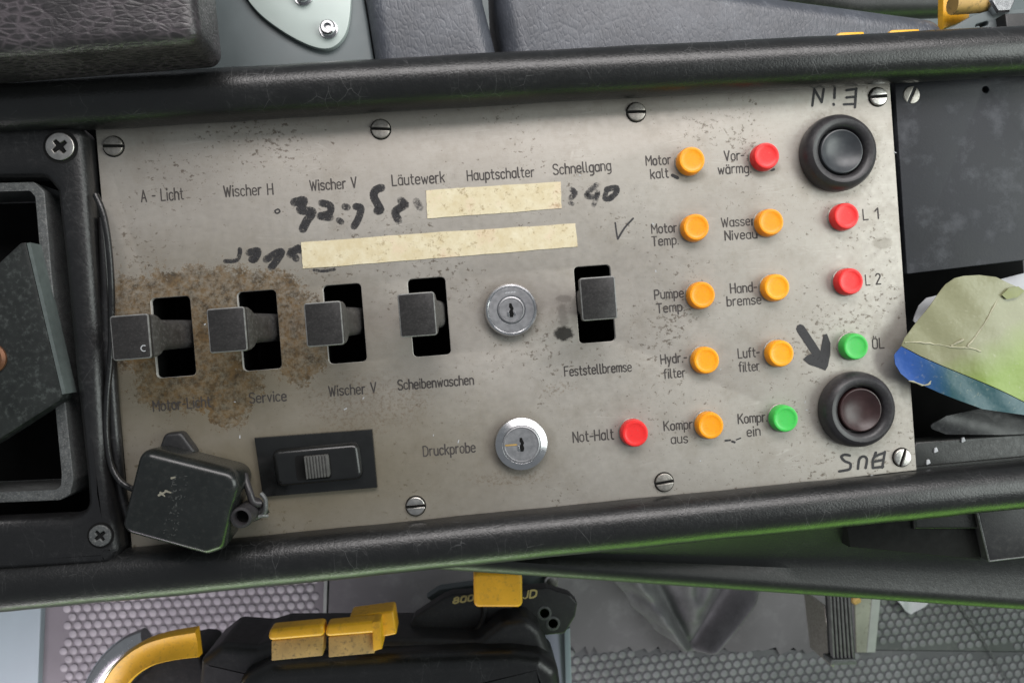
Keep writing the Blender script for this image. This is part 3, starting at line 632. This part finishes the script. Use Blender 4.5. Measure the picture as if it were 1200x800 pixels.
# wedge shaped lever plate in the opening
wl = thing('lever_plate', 'dark green wedge shaped lever plate with a pale edge in the square opening', 'lever', at(30, 400, -20))
wp = XY([(-70, 372), (24, 285), (30, 284), (72, 462), (70, 469), (-10, 520), (-70, 552)], 12)
mb = MB(); mb.prism(wp, 3, 12, .3, 2); mb.build('plate_body', M['green_grey'], wl)
e0, e1 = at(31, 285, 11.7), at(72.6, 462, 11.7); f1 = at(71, 470, 11.7)
dv = (e1 - e0).normalized(); nv = Vector((-dv.y, dv.x, 0)); nv = nv if nv.x > 0 else -nv
mb = MB(); mb.rings([[p + nv * .1, p + nv * 1.5, p + nv * 1.5 + Vector((0, 0, -8.5)), p + nv * .1 + Vector((0, 0, -8.5))] for p in (e0, e1)]); mb.build('plate_edge', M['edge_green'], wl, smooth=0)
c = at(-10, 420, 12); MB().lathe((c.x, c.y, 11.5), [(6.0, 0), (6.0, 1.5), (5.0, 2.4), (3.2, 2.4), (2.9, 1.2), (.02, 1.2)], 28).build('pivot_bolt', M['copper'], wl)
MB().prism(XY([(-60, 400), (40, 380), (50, 430), (-60, 470)], -5), -26, 3.2).build('plate_stem', M['matte_black'], wl)

# cable along the left edge of the panel, and the sealing strip beside it
cb = [(112, 228, 7), (121, 250, 8), (127, 285, 8), (130.5, 330, 7), (131, 370, 5), (129.5, 420, 5), (125.5, 465, 6), (124.5, 505, 6), (129, 540, 6), (138, 560, 7), (150, 570, 7), (165, 575, 4)]
tag(MB().tube(spline([at(*p) for p in cb], 6), 1.25, 12).build('cable', M['rail'], smooth=60), 'thin black cable running down beside the left housing', 'cable')
sp = [(119, 255, 2), (124, 330, 2), (127, 400, 2), (132, 480, 2), (140, 560, 2), (150, 610, 1)]
tag(MB().tube(spline([at(*p) for p in sp], 6), [1.2 + 1.6 * math.sin(math.pi * k / 30) for k in range(31)], 14).build('sealing_strip', M['housing'], smooth=60), 'black rubber sealing strip bulging between housing and steel panel', 'seal')

# waterproof box hanging on the cable
wb = thing('junction_box', 'black rounded plastic junction box lying over the lower left corner of the panel', 'junction box', at(220, 590, 0))
tp = rounded(XY([(163, 524), (285, 555), (271, 602), (261, 645), (241, 652), (138, 624)], 25), [5, 7, 6, 4, 5, 5], 8)
mb = MB(); rr = []
for d, z in ((1.2, 3), (.8, 8), (.3, 14), (0, 19), (0, 21), (.5, 22.8), (1.3, 24.1), (2.4, 24.9), (3.6, 25.2)): rr.append([(x, y, z) for x, y in inset(ccw(tp), d)])
mb.rings(rr).build('box_shell', M['satin'] if 'satin' in M else M['rubber'], wb, smooth=60)
MB().prism(rounded(XY([(184, 530), (192, 508), (212, 506), (228, 528), (228, 545), (184, 545)], 6), 2.5, 4), 1, 6, 1.5).build('mounting_tab', M['black'], wb)
c = at(283, 606, 22)
MB().lathe((c.x, c.y, 0), [(4.2, 4), (4.3, 21.6), (4.1, 22.6), (3.1, 22.9), (2.8, 22.4), (2.7, 14), (.02, 14)], 28).build('hose_nipple', M['rubber'], wb)
MB().lathe((c.x, c.y, 0), [(2.65, 14.2), (2.65, 18.5), (.02, 18.5)], 24).build('nipple_bore', M['void'], wb)
mb = MB(); mb.tube(spline([at(*p) for p in ((286, 556, 12), (292, 575, 15), (297, 588, 15), (306, 590, 14))], 5), 1.5, 10)
mb.tube(spline([at(*p) for p in ((288, 606, 11), (300, 602, 11), (312, 594, 10))], 5), 2.6, 10); mb.build('cable_gland', M['rubber'], wb, smooth=60)
mb = MB(); mb.tube(spline([at(*p) for p in ((306, 578, 14), (311, 585, 15), (311, 597, 15), (308, 604, 14))], 5), .9, 8)
mb.tube([at(303, 605, 15), at(308, 604, 15), at(314, 604, 14)], .7, 8); mb.build('cable_clip', M['grey_frame'], wb)
mb = MB(); mb.flat = True
for k in range(70):
    t = random.random(); px = 212 - 14 * t + random.uniform(-9, 9); py = 557 + 74 * t + random.uniform(-3, 3)
    p, q = at(px, py, 25.3), at(px + random.uniform(-2.5, 2.5), py + random.uniform(-1.5, 1.5), 25.3); mb.stroke([(p.x, p.y), (q.x, q.y)], random.uniform(.15, .4), 25.24)
mb.build('embossed_marks', M['emboss'] if 'emboss' in M else M['grey_frame'], wb, smooth=0)
mb = MB(); mb.flat = True
for a, b in (((186, 580), (196, 575)), ((194, 575), (200, 577)), ((188, 577), (193, 581)), ((201, 560), (205, 559))):
    p, q = at(*a, 25.3), at(*b, 25.3); mb.stroke([(p.x, p.y), (q.x, q.y)], [.9, .5], 25.26)
mb.build('scuff_mark', M['scuff'] if 'scuff' in M else M['tan'], wb, smooth=0)

# ------------------------------------------------------------------ right end: cover plate, cavity and rubbish in it
cp = thing('cover_plate', 'dark slate cover plate with one screw and a hole right of the steel panel', 'cover plate', at(1130, 210, -5))
p0 = rounded(XY([(1047.5, 84), (1300, 70), (1300, 293), (1063, 321)], -1.0), .6, 2)
hc = at(1155, 105, -1); hl = [(hc.x + 1.6 * math.cos(k * .524), hc.y + 1.6 * math.sin(k * .524)) for k in range(12)]
curve_prism(p0, [hl[::-1]], -4.5, -1, .3).build('plate_sheet', M['plate'], cp, origin=(0, 0, 0))
screw(cp, 1069, 111, 62, 4.0, -1.4, 'dull_steel', .8)
tag(MB().prism(XY([(1066, 530), (1074, 517), (1300, 500), (1300, 620), (1072, 620)], -5), -14, -5, 1.5).build('lower_ledge', M['flank']), 'dark scuffed ledge below the torn card', 'ledge')
# torn card
A = at(1130, 400, 6)
M['card_top'] = card_mat('beige lime card print', (.25, .25, .145), (.20, .29, .04), 4, .35, 0, -.8)
M['card_band'] = card_mat('blue teal card print', (.03, .095, .34), (.018, .075, .09), -24, 1.0)
fa, fb = Vector(xy(1128, 406, 10)), Vector(xy(1166, 348, 10)); fd = (fb - fa).normalized()
ga, gb = Vector(xy(1060, 401, 10)), Vector(xy(1144, 411, 10)); gd = (gb - ga).normalized()
def bend(p):
    q = Vector((p[0], p[1])); d1 = (q - fa).x * fd.y - (q - fa).y * fd.x; d2 = (q - ga).x * gd.y - (q - ga).y * gd.x
    return (p[0], p[1], 10.5 + 2.5 * math.sin((p[0] - 175) * .06) - .055 * abs(d1) * (1 if d1 < 0 else .55) - .05 * abs(d2) * (1 if d2 > 0 else .3) + .35 * math.sin(p[0] * .31 + p[1] * .23))
card = thing('torn_card', 'torn lime and blue printed card stuck in the cavity right of the panel', 'card', A)
def sheet(mb, pts, zf, th, n=1):
    q = ccw(pts); v = [(x, y, zf((x, y))[2]) for x, y in q]; bm = bmesh.new()
    f = bm.faces.new([bm.verts.new(p) for p in v]); bmesh.ops.triangulate(bm, faces=[f])
    for _ in range(3): bmesh.ops.subdivide_edges(bm, edges=bm.edges[:], cuts=1, use_grid_fill=True)
    for vv in bm.verts: vv.co.z = zf((vv.co.x, vv.co.y))[2]
    r = bmesh.ops.extrude_face_region(bm, geom=bm.faces[:])
    for vv in [g for g in r['geom'] if isinstance(g, bmesh.types.BMVert)]: vv.co.z -= th
    bm.verts.index_update(); mb.add([vv.co.copy() for vv in bm.verts], [tuple(x.index for x in ff.verts) for ff in bm.faces]); bm.free(); return mb
zc = 10
up = [(1060, 405), (1063, 396), (1078, 376), (1094, 353), (1108, 333), (1117, 326), (1127, 323.5), (1145, 322.5), (1163, 325), (1177, 332), (1215, 346), (1290, 372), (1290, 500), (1200, 470), (1150, 448), (1105, 429), (1080, 417)]
lo = [(1060, 406), (1080, 418), (1105, 430), (1150, 449), (1200, 471), (1290, 501), (1290, 512), (1200, 486), (1150, 479), (1120, 468), (1101, 460), (1085, 452), (1069, 446), (1060, 438), (1054, 427), (1053, 416)]
sheet(MB(), XY(up, zc), bend, .35).build('card_face', M['card_top'], card, smooth=40)
sheet(MB(), XY(lo, zc), bend, .35).build('card_border', M['card_band'], card, smooth=40)
mb = MB(); mb.flat = True
for ln in ([(1063, 401), (1085, 402), (1105, 405), (1130, 408), (1144, 411)], [(1128, 406), (1140, 392), (1152, 372), (1164, 352)], [(1069, 446), (1086, 452), (1092, 446)], [(1112, 405), (1124, 398)]):
    pts = []
    for x, y in spline([Vector((a, b)) for a, b in ln], 4):
        p = at(x + random.uniform(-.7, .7), y + random.uniform(-.7, .7), zc); pts.append(p)
    mb.tube([Vector((p.x, p.y, bend((p.x, p.y))[2] + .05)) for p in pts], [random.uniform(.15, .55) for _ in pts], 5)
mb.build('crease', M['crease'] if 'crease' in M else M['tape'], card)
lf = XY([(1168, 346), (1176, 338), (1188, 336), (1197, 341), (1186, 349), (1174, 351)], zc)
sheet(MB(), lf, lambda p: (0, 0, bend(p)[2] + 1.0), .3).build('folded_corner', M['fold'] if 'fold' in M else M['card_top'], card, smooth=40)
pp = XY([(1074, 376), (1078, 358), (1086, 349), (1100, 345), (1150, 335), (1196, 321), (1290, 300), (1290, 350), (1150, 390), (1090, 392)], -6)
tag(sheet(MB(), pp, lambda p: (0, 0, -6 + 1.5 * math.sin(p[0] * .3) + math.sin(p[1] * .4)), .5).build('paper_sheet', M['paper'], smooth=50), 'white paper edge showing behind the torn card', 'paper')
fl = rounded(XY([(1086, 500), (1108, 487), (1150, 479), (1290, 478), (1290, 505), (1180, 509), (1110, 509)], -4), 1.5, 3)
tag(sheet(MB(), fl, lambda p: (0, 0, -4 + .6 * math.sin(p[0] * .13 + p[1] * .35)), 1.0).build('plastic_sleeve', M['clear'], smooth=50), 'dark smoky plastic sleeve below the torn card', 'plastic sleeve')
mb = MB()
for px, py in ((1096, 527), (1087, 541), (1128, 515)):
    p = at(px, py, -4.8); mb.prism(rounded([(p.x - 1, p.y - 1.4), (p.x + 1.2, p.y - .6), (p.x + .6, p.y + 1.3), (p.x - .5, p.y + .8)], .3, 2), -5, -4.3, .1)
tag(mb.build('paper_crumbs', M['paper']), 'white paper crumbs on the ledge below the card', 'crumbs'); bpy.data.objects['paper_crumbs']['kind'] = 'stuff'

# ------------------------------------------------------------------ above the rail: armrest pad, seat plate, cushions
pad = rounded(XY([(-140, 112), (264, 82), (254, -10), (235, -190), (-140, -190)], 14), [5, 5.5, 0, 5, 5], 8)
tag(MB().prism(pad, 14, 44, 5, 8, b0=4).build('armrest_pad', M['pad'], smooth=60), 'thick black leather armrest pad over the top left rail', 'armrest pad')
sp_ = thing('seat_bracket', 'grey metal seat bracket with a pale plate and bolt behind the upper rail', 'bracket', at(350, 30, -30))
MB().prism(rounded(XY([(180, -80), (412, -80), (430, 20), (446, 120), (180, 120)], -25), 4, 4), -45, -25, 2, 3).build('bracket_body', M['grey_metal'], sp_)
dp = spline([Vector(p) for p in XY([(230, -90), (276, -22), (300, 12), (330, 36), (362, 53), (385, 57), (401, 46), (409, 24), (411, -20), (405, -90)], -22)], 6)
MB().prism([tuple(p) for p in dp], -25.5, -22, .4, 2).build('bracket_plate', M['disc'], sp_)
c = at(384, 32, -19); bo = MB().lathe((c.x, c.y, -22), [(4.2, 0), (4.2, .7), (3.4, .7), (3.4, 3.4), (2.8, 3.9), (1.7, 3.9), (1.6, 2.5), (.02, 2.5)], 24).build('bolt', M['chrome'], sp_)
c = at(354, -7, -19); MB().lathe((c.x, c.y, -22), [(4.2, 0), (4.2, .7), (3.4, .7), (3.4, 3.4), (2.8, 3.9), (1.7, 3.9), (1.6, 2.5), (.02, 2.5)], 24).build('bolt', M['chrome'], sp_)
cu = rounded(XY([(420, -150), (553, -150), (566, 0), (594, 110), (445, 110), (428, 0)], -22), [10, 10, 0, 10, 10, 0], 6)
tag(MB().prism(cu, -70, -18, 9, 8).build('seat_cushion', M['cushion'], smooth=60), 'narrow slate grey leather cushion beside the pale plate', 'cushion')
cu = rounded(XY([(575, -110), (760, -25), (930, -2), (1108, 22), (1114, 110), (598, 110), (580, 0)], -26), [11, 0, 0, 11, 11, 11, 0], 6)
tag(MB().prism(cu, -80, -22, 10, 8).build('seat_cushion', M['cushion'], smooth=60), 'long slate grey leather cushion tapering behind the upper rail', 'cushion')
for a, b, lab in (((981, 40), (1013, 50), 'orange plastic tab behind the rail, left of the pair'), ((1042, 37), (1078, 47), 'orange plastic tab behind the rail, right of the pair')):
    q = XY([(a[0], a[1]), (a[0] + 4, a[1] - 2), (b[0], a[1] - 3), (b[0], b[1] + 6), (a[0], b[1] + 8)], 6)
    tag(MB().prism(rounded(q, .7, 2), 2, 6, .6, 2).build('plastic_tab', M['orange'] if 'orange' in M else M['yellow']), lab, 'plastic tab', 'orange tabs behind the rail')
# dim backdrop slab put in behind the cushions, bellows in the top right corner
tag(MB().prism(XY([(560, -300), (1320, -300), (1320, 120), (560, 120)], -160), -170, -160).build('dim_backdrop', M['base_dim'] if 'base_dim' in M else M['grey_metal']), 'dim grey backdrop behind the cushions', 'backdrop')
tag(MB().tube([at(920, -6, -100), at(1000, 6, -100), at(1120, 2, -100)], 9, 16).build('seat_hose', M['black'], smooth=60), 'dark bulging bellows above the long cushion', 'bellows')
hb = thing('hinge_bracket', 'grey steel hinge bracket with a yellow plate in the top right corner', 'hinge bracket', at(1150, 20, -40))
MB().prism(XY([(1106, -40), (1140, -40), (1136, 22), (1105, 34)], -30), -34, -30, .4).build('yellow_plate', M['yellow'], hb)
p = rounded(XY([(1108, 40), (1112, 34), (1140, 18), (1160, 12), (1290, 4), (1290, 70), (1108, 70)], -18), 2, 3)
hc = at(1151, 29, -18); hl = rounded([(hc.x - 3.4, hc.y - 1.8), (hc.x + 3.4, hc.y - .2), (hc.x + 3.0, hc.y + 1.6), (hc.x - 3.2, hc.y + .2)], .8, 3)
curve_prism(p, [hl[::-1]], -24, -18, .6).build('bracket_plate', M['grey_metal'], hb)
MB().prism(XY([(1178, 16), (1290, 12), (1290, 60), (1181, 48)], -12), -18, -12, .8).build('bracket_block', M['black'], hb)
MB().tube([at(1116, 6, -20), at(1150, 4, -20), at(1164, 2, -20)], 4.5, 14).build('bracket_pin', M['tan'], hb)
c = at(1176, 0, -14); MB().lathe((c.x, c.y, -18), [(6.5, 0), (6.5, 3), (5.6, 4), (.02, 4)], 6).build('nut', M['chrome'], hb)

# ------------------------------------------------------------------ floor of the cab
FZ = -430
def plane(name, pts, z0, z1, mat, lab=None, b=0): return MB().prism(XY(pts, z1), z0, z1, b).build(name, mat)
fl = MB().box(-900, 1100, -900, 700, FZ - 12, FZ - 6).build('floor', M['sheet']); fl['kind'] = 'structure'
def studs(pts_px, z, name, mat='mat', stud_px=None, pitch=9.6, ang=-3):
    P = ccw(XY(pts_px, z)); mb = MB(); mb.prism(P, z - 5, z, .8, 2)
    xs = [p[0] for p in P]; ys = [p[1] for p in P]; ca, sa = math.cos(R(ang)), math.sin(R(ang))
    Q = ccw(XY(stud_px, z)) if stud_px else P
    def inside(x, y, mrg=5):
        for i in range(len(Q)):
            a, b = Q[i], Q[(i + 1) % len(Q)]; L = math.hypot(b[0] - a[0], b[1] - a[1])
            if ((b[0] - a[0]) * (y - a[1]) - (b[1] - a[1]) * (x - a[0])) / L < mrg: return False
        return True
    cx, cy = sum(xs) / len(xs), sum(ys) / len(ys); ext = max(max(xs) - min(xs), max(ys) - min(ys)); N = int(ext / pitch) + 2
    for j in range(-N, N):
        for i in range(-N, N):
            u = (i + .5 * (j % 2)) * pitch; v = j * pitch * .866; x = cx + u * ca - v * sa; y = cy + u * sa + v * ca
            if inside(x, y):
                n = 12; r = pitch * .405
                rr = [[(x + q * math.cos(2 * math.pi * k / n), y + q * math.sin(2 * math.pi * k / n), z + h) for k in range(n)] for q, h in ((r, -.1), (r * .97, .8), (r * .8, 1.15))]
                mb.rings(rr, cap0=False)
    o = mb.build(name, M[mat], origin=(cx, cy, z - 5), smooth=40); o['kind'] = 'structure'; return o
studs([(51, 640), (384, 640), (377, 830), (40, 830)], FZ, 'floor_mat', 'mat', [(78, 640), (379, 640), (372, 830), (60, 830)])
studs([(600, 757), (1240, 764), (1240, 850), (600, 850)], FZ, 'floor_mat', 'mat_shaded', ang=1)
studs([(1024, 640), (1240, 640), (1240, 763.5), (1019, 761)], FZ, 'floor_mat', 'mat_shaded', ang=1)
tag(MB().prism(XY([(381, 640), (385, 640), (379, 830), (375, 830)], FZ + 3), FZ - 2, FZ + 3, .5).build('edge_strip', M['bone']), 'thin pale edging strip beside the left studded mat', 'edging strip')
# loose grey sheet with a frayed lower edge
ed = [(388, 630), (1024, 630), (1012, 764)]
fr = []
x = 1000
while x > 390: fr += [(x, 765 + random.uniform(-3, 3)), (x - 5, 760 + random.uniform(-4, 4))]; x -= random.uniform(9, 22)
tag(MB().prism(XY(ed + fr + [(383, 760)], FZ + 4), FZ + 1, FZ + 4).build('floor_sheet', M['sheet'], smooth=0), 'loose grey floor sheet with a frayed edge between the studded mats', 'floor sheet')
tag(MB().prism(XY([(1028, 640), (1038, 640), (1026, 764), (1016, 764)], FZ + 7), FZ, FZ + 7, .6).build('edge_strip', M['bone']), 'pale edging strip right of the ribbed pedal', 'edging strip')
# wrinkled leather gaiter: two soft lobes whose folds run together at the lower tip
mb = MB(); n = 70; v = []; f = []
def seg(px, py, a, b):
    P, A_, B_ = Vector((px, py)), Vector(a), Vector(b); d = B_ - A_; k = max(0, min(1, (P - A_).dot(d) / d.length_squared)); return (P - A_ - d * k).length, k
for j in range(n + 1):
    for i in range(n + 1):
        u, t = i / n, j / n
        l = Vector((706, 655)).lerp(Vector((800, 762)), t) + Vector((-9, 4)) * math.sin(math.pi * t) + Vector((2.0 * math.sin(t * 23), 0))
        r = Vector((896, 655)).lerp(Vector((828, 762)), t) + Vector((20, 3)) * math.sin(math.pi * t)
        p = l.lerp(r, u); px, py = p.x, p.y; h = 12 * math.sin(math.pi * u) ** .5
        for a, b, wd, am in (((728, 655), (802, 760), 7, 20), ((884, 680), (818, 760), 6, 22), ((862, 672), (812, 752), 7, -20), ((800, 655), (806, 715), 9, 13), ((770, 680), (804, 752), 6, -9),
                             ((835, 655), (815, 700), 6, 9), ((815, 655), (808, 690), 4, -9), ((740, 690), (765, 700), 5, -8), ((745, 715), (770, 722), 4, 7)):
            d, k = seg(px, py, a, b); h += am * math.exp(-(d / wd) ** 2) * (1 - .35 * k)
        h *= min(1, u * 9, (1 - u) * 9, (1 - t) * 9 + .05); q = at(px, py, FZ + 5); v.append([q.x, q.y, FZ + 4.5 + max(0, h) * 1.35])
for _ in range(7):
    z0 = [p[2] for p in v]
    for j in range(1, n):
        for i in range(1, n): k = j * (n + 1) + i; v[k][2] = (z0[k] * 2 + z0[k - 1] + z0[k + 1] + z0[k - n - 1] + z0[k + n + 1]) / 6
for j in range(n):
    for i in range(n): a = j * (n + 1) + i; f.append((a, a + 1, a + n + 2, a + n + 1))
M['gaiter'] = leather('grey wrinkled leather', (.125, .125, .13), .68, .16, .4, scuff=.2, scuffcol=(.2, .2, .21))
mb.add(v, f); gt = mb.build('gaiter', M['gaiter'], smooth=80); so = gt.modifiers.new('thickness', 'SOLIDIFY'); so.thickness = .002
tag(gt, 'wrinkled grey leather gaiter lying on the floor below the console', 'gaiter')
M['rib'] = plain('worn pedal rubber', (.10, .10, .10), .5, 0, .25, .2, .1)
M['beige'] = plain('dirty beige board', (.24, .25, .20), .7, 0, .3, .03, .3, .6, dust=(.07, .06, .04), dust_amt=.7)
tag(MB().prism(XY([(1000, 640), (1031, 640), (1020, 764), (1004, 764)], FZ + 6), FZ + 2, FZ + 6, .4).build('floor_board', M['beige']), 'dirty beige strip of board between the pedal and the pale edging', 'board')
# foot pedal
pd = thing('foot_pedal', 'black ribbed foot pedal hanging under the console skirt', 'pedal', at(985, 770, FZ + 20))
ZP = -300
a, b, c, d = (970, 660), (995, 660), (1003, 775), (976, 775)
MB().prism(XY([a, b, c, d], ZP), ZP - 8, ZP, 1, 2).build('pedal_plate', M['black'], pd)
for k in range(6):
    f0, f1 = (k + .12) / 6, (k + .68) / 6
    q = [(a[0] + (b[0] - a[0]) * f0, a[1]), (a[0] + (b[0] - a[0]) * f1, b[1]), (d[0] + (c[0] - d[0]) * f1, c[1] - 4), (d[0] + (c[0] - d[0]) * f0, c[1] - 4)]
    MB().prism(XY(q, ZP + 4), ZP - 1, ZP + 4, .8, 2).build('pedal_rib', M['rib'] if 'rib' in M else M['grey_frame'], pd)
MB().prism(rounded(XY([(974, 773), (1004, 772), (1004, 778), (974, 779)], ZP + 5), .8, 2), ZP - 9, ZP + 5, .6).build('pedal_toe', M['grey_frame'], pd)
MB().prism(XY([(966, 710), (972, 712), (978, 782), (974, 780)], ZP - 20), ZP - 60, ZP - 20, 1).build('pedal_arm', M['dull_steel'], pd)
pc = XY([(1036, 655), (1098, 662), (1090, 702), (1072, 722), (1062, 716), (1044, 694)], FZ + 14)
tag(sheet(MB(), pc, lambda p: (0, 0, FZ + 12 + 4 * math.sin(p[0] * .22)), 1.0).build('paper_scrap', M['paper'], smooth=30), 'crumpled white paper scrap on the studded mat right of the pedal', 'paper scrap')
rc_ = XY([(996, 700), (1006, 696), (1008, 704), (1000, 708)], FZ + 6)
tag(MB().prism(rounded(rc_, 2, 3), FZ + 4, FZ + 10, 2).build('debris_lump', M['tan'], smooth=60), 'small yellow lump of debris right of the pedal', 'debris')
tag(MB().tube([at(1120, 702, FZ + 4), at(1150, 745, FZ + 4), at(1182, 800, FZ + 4), at(1200, 830, FZ + 4)], .8, 6).build('loose_wire', M['grey_frame']), 'thin pale wire lying across the right studded mat', 'wire')
tag(MB().prism(XY([(1176, 690), (1300, 690), (1300, 730), (1202, 714)], -330), -360, -330, 2).build('pale_panel', M['disc']), 'pale green panel corner at the right edge under the skirt', 'panel')
tag(MB().prism(XY([(-120, 600), (50, 600), (48, 710), (42, 860), (-120, 860)], FZ + 8), FZ, FZ + 8, 1).build('pale_panel', M['pale']), 'pale blue grey cabinet side in the lower left corner', 'cabinet')

# ------------------------------------------------------------------ seat armrest with yellow switches
sa = thing('seat_armrest', 'black seat armrest carrying yellow rocker switches below the console', 'seat armrest', at(450, 800, -230))
ZA = -150
ap = rounded(XY([(262, 880), (282, 792), (318, 775), (450, 766.5), (600, 762), (634, 766), (654, 781), (668, 880)], ZA), [6, 10, 14, 20, 20, 8, 10, 4], 6)
MB().prism(ap, ZA - 40, ZA + 4, 9, 6).build('armrest_cushion', M['arm'] if 'arm' in M else M['rail'], sa, smooth=60)
hp = rounded(XY([(225, 880), (234, 774), (258, 755), (300, 758), (322, 751), (480, 750), (560, 752), (590, 728), (618, 724), (634, 738), (646, 768), (660, 880)], ZA - 12), [4, 5, 8, 4, 4, 4, 6, 10, 10, 10, 8, 4], 6)
MB().prism(hp, ZA - 60, ZA - 12, 6, 5).build('armrest_shell', M['shell'] if 'shell' in M else M['black'], sa, smooth=60)
def rocker(pts, zt, skin=True):
    (x0, y0), (x1, y1), ht = pts
    q = XY([(x0 + 3, y0), (x1, y1), (x1 + 1, y1 + ht * .38), (x0, y0 + ht * .38)], zt)
    o = MB().prism(rounded(q, 2.4, 3), zt - 10, zt, 2.0, 3).build('rocker_switch', M['yellow'], sa)
    q = XY([(x0 + 5, y0 + ht * .36), (x1, y1 + ht * .36), (x1 - 1, y1 + ht), (x0 + 5, y0 + ht)], zt - 3)
    MB().prism(rounded(q, .6, 2), zt - 14, zt - 3, .6, 2).build('rocker_front', M['tan'], o)
    o['group'] = 'yellow rocker switches on the seat armrest'
    return o
rocker(((313, 737), (379, 731), 37), ZA + 16); rocker(((380, 732), (440, 727), 38), ZA + 16)
q = XY([(436, 728), (446, 727), (448, 760), (437, 763)], ZA + 16); MB().prism(rounded(q, .8, 2), ZA, ZA + 16, .8, 2).build('rocker_cheek', M['yellow'], sa)
q = XY([(409, 722), (461, 715), (465, 743), (440, 748), (412, 744)], ZA + 4); MB().prism(rounded(q, 1.5, 3), ZA - 12, ZA + 4, 1.5, 3).build('rocker_switch', M['orange'] if 'orange' in M else M['yellow'], sa)
MB().prism(XY([(380, 850), (560, 850), (560, 930), (380, 930)], FZ), FZ - 6, ZA - 58).build('armrest_post', M['black'], sa)
gp = thing('switch_plate', 'flat black plate with small yellow print and a square yellow button', 'switch plate', at(580, 720, -200))
ZG = -185
q = rounded(XY([(480, 733), (486, 722), (520, 700), (530, 696), (610, 691), (640, 688), (668, 697), (677, 706), (674, 722), (662, 742), (640, 744), (560, 741), (490, 742)], ZG), 2.5, 4)
MB().prism(q, ZG - 10, ZG, 1.2, 3).build('plate_body', M['gloss_black'] if 'gloss_black' in M else M['black'], gp)
MB().tube(spline([at(*p, ZG + .5) for p in ((566, 706), (568, 718), (564, 732), (556, 740))], 5), 2.2, 10).build('plate_rib', M['black'], gp)
for px, py in ((638, 718), (648, 730)):
    c = at(px, py, ZG); MB().lathe((c.x, c.y, ZG), [(5, -.1), (5, .3), (3.6, .5), (3.2, -.0), (.02, .0)], 20).build('plate_hole', M['grey_frame'], gp)
q = rounded(XY([(555, 671), (612, 671), (612.5, 711.5), (555.5, 711.5)], ZG + 34), 3.2, 5)
o = MB().prism(q, ZG + 22, ZG + 34, 2.0, 4).build('square_button', M['yellow_face'] if 'yellow_face' in M else M['yellow'], gp)
MB().prism(XY([(572, 686), (600, 686), (600, 712), (572, 712)], ZG + 22), ZG, ZG + 22).build('button_stem', M['black'], o)
lettering('800', (531, 706.5), (554, 703), 6, 'gold', gp, ZG + .3, 1.1, 'print', 'small yellow print reading 800', .15)
lettering('JD', (613, 701), (628, 699), 8, 'gold', gp, ZG + .3, 1.1, 'print', 'small yellow print reading JD', .15)
q = XY([(500, 700), (515, 690), (560, 684), (560, 692), (510, 708)], ZG - 30); MB().prism(q, ZG - 40, ZG - 30, 1).build('plate_bracket', M['grey_metal'], gp)
q = XY([(612, 676), (640, 670), (652, 674), (654, 700), (612, 700)], ZG - 30); MB().prism(q, ZG - 40, ZG - 30, 1).build('plate_bracket', M['grey_metal'], gp)
c = at(646, 682, ZG - 26); MB().lathe((c.x, c.y, ZG - 30), [(5, 0), (5, 4), (4, 5.5), (.02, 6)], 16).build('plate_bolt', M['steel'], gp)
tag(MB().prism(XY([(661, 738), (668, 735), (672, 860), (664, 860)], -200), FZ - 6, -200, .6).build('metal_strip', M['pale']), 'narrow pale metal strip right of the seat armrest', 'metal strip')
# yellow curved handle with its chrome bow
yh = thing('grab_handle', 'worn yellow curved handle over a chrome bow at the lower left', 'handle', at(180, 780, -220))
pth = [(112, 845, -172), (128, 812, -166), (146, 786, -160), (170, 768, -157), (198, 759, -155), (231, 754, -155)]
P = spline([at(*p) for p in pth], 6); mb = MB(); rings = []
for i, p in enumerate(P):
    t = (P[min(i + 1, len(P) - 1)] - P[max(i - 1, 0)]).normalized(); sd = Vector((-t.y, t.x, 0)).normalized(); k = i / (len(P) - 1); hw = 6.4 + 2.4 * k
    prof = [(-hw, -7), (-hw, -1), (-hw * .86, 1.5), (-hw * .5, .3), (0, -.8), (hw * .55, .2), (hw * .86, 1.2), (hw, -1), (hw, -7)]
    rings.append([p + sd * a + Vector((0, 0, b)) for a, b in prof])
mb.rings(rings).build('handle_grip', M['yellow'], yh, smooth=50)
pth = [(100, 850, -200), (112, 806, -196), (128, 778, -192), (150, 758, -188), (172, 748, -188)]
MB().tube(spline([at(*p) for p in pth], 6), 7.5, 20).build('chrome_bow', M['chrome'], yh, smooth=60)
q = rounded(XY([(120, 880), (150, 800), (180, 772), (220, 764), (236, 764), (245, 800), (245, 880)], -190), 5, 4)
MB().prism(q, -230, -190, 4, 4).build('handle_base', M['black'], yh, smooth=60)
MB().prism(XY([(200, 860), (250, 860), (250, 910), (200, 910)], FZ), FZ - 6, -229).build('handle_post', M['black'], yh)

for o in scene.objects:
    if '_o' in o: del o['_o']
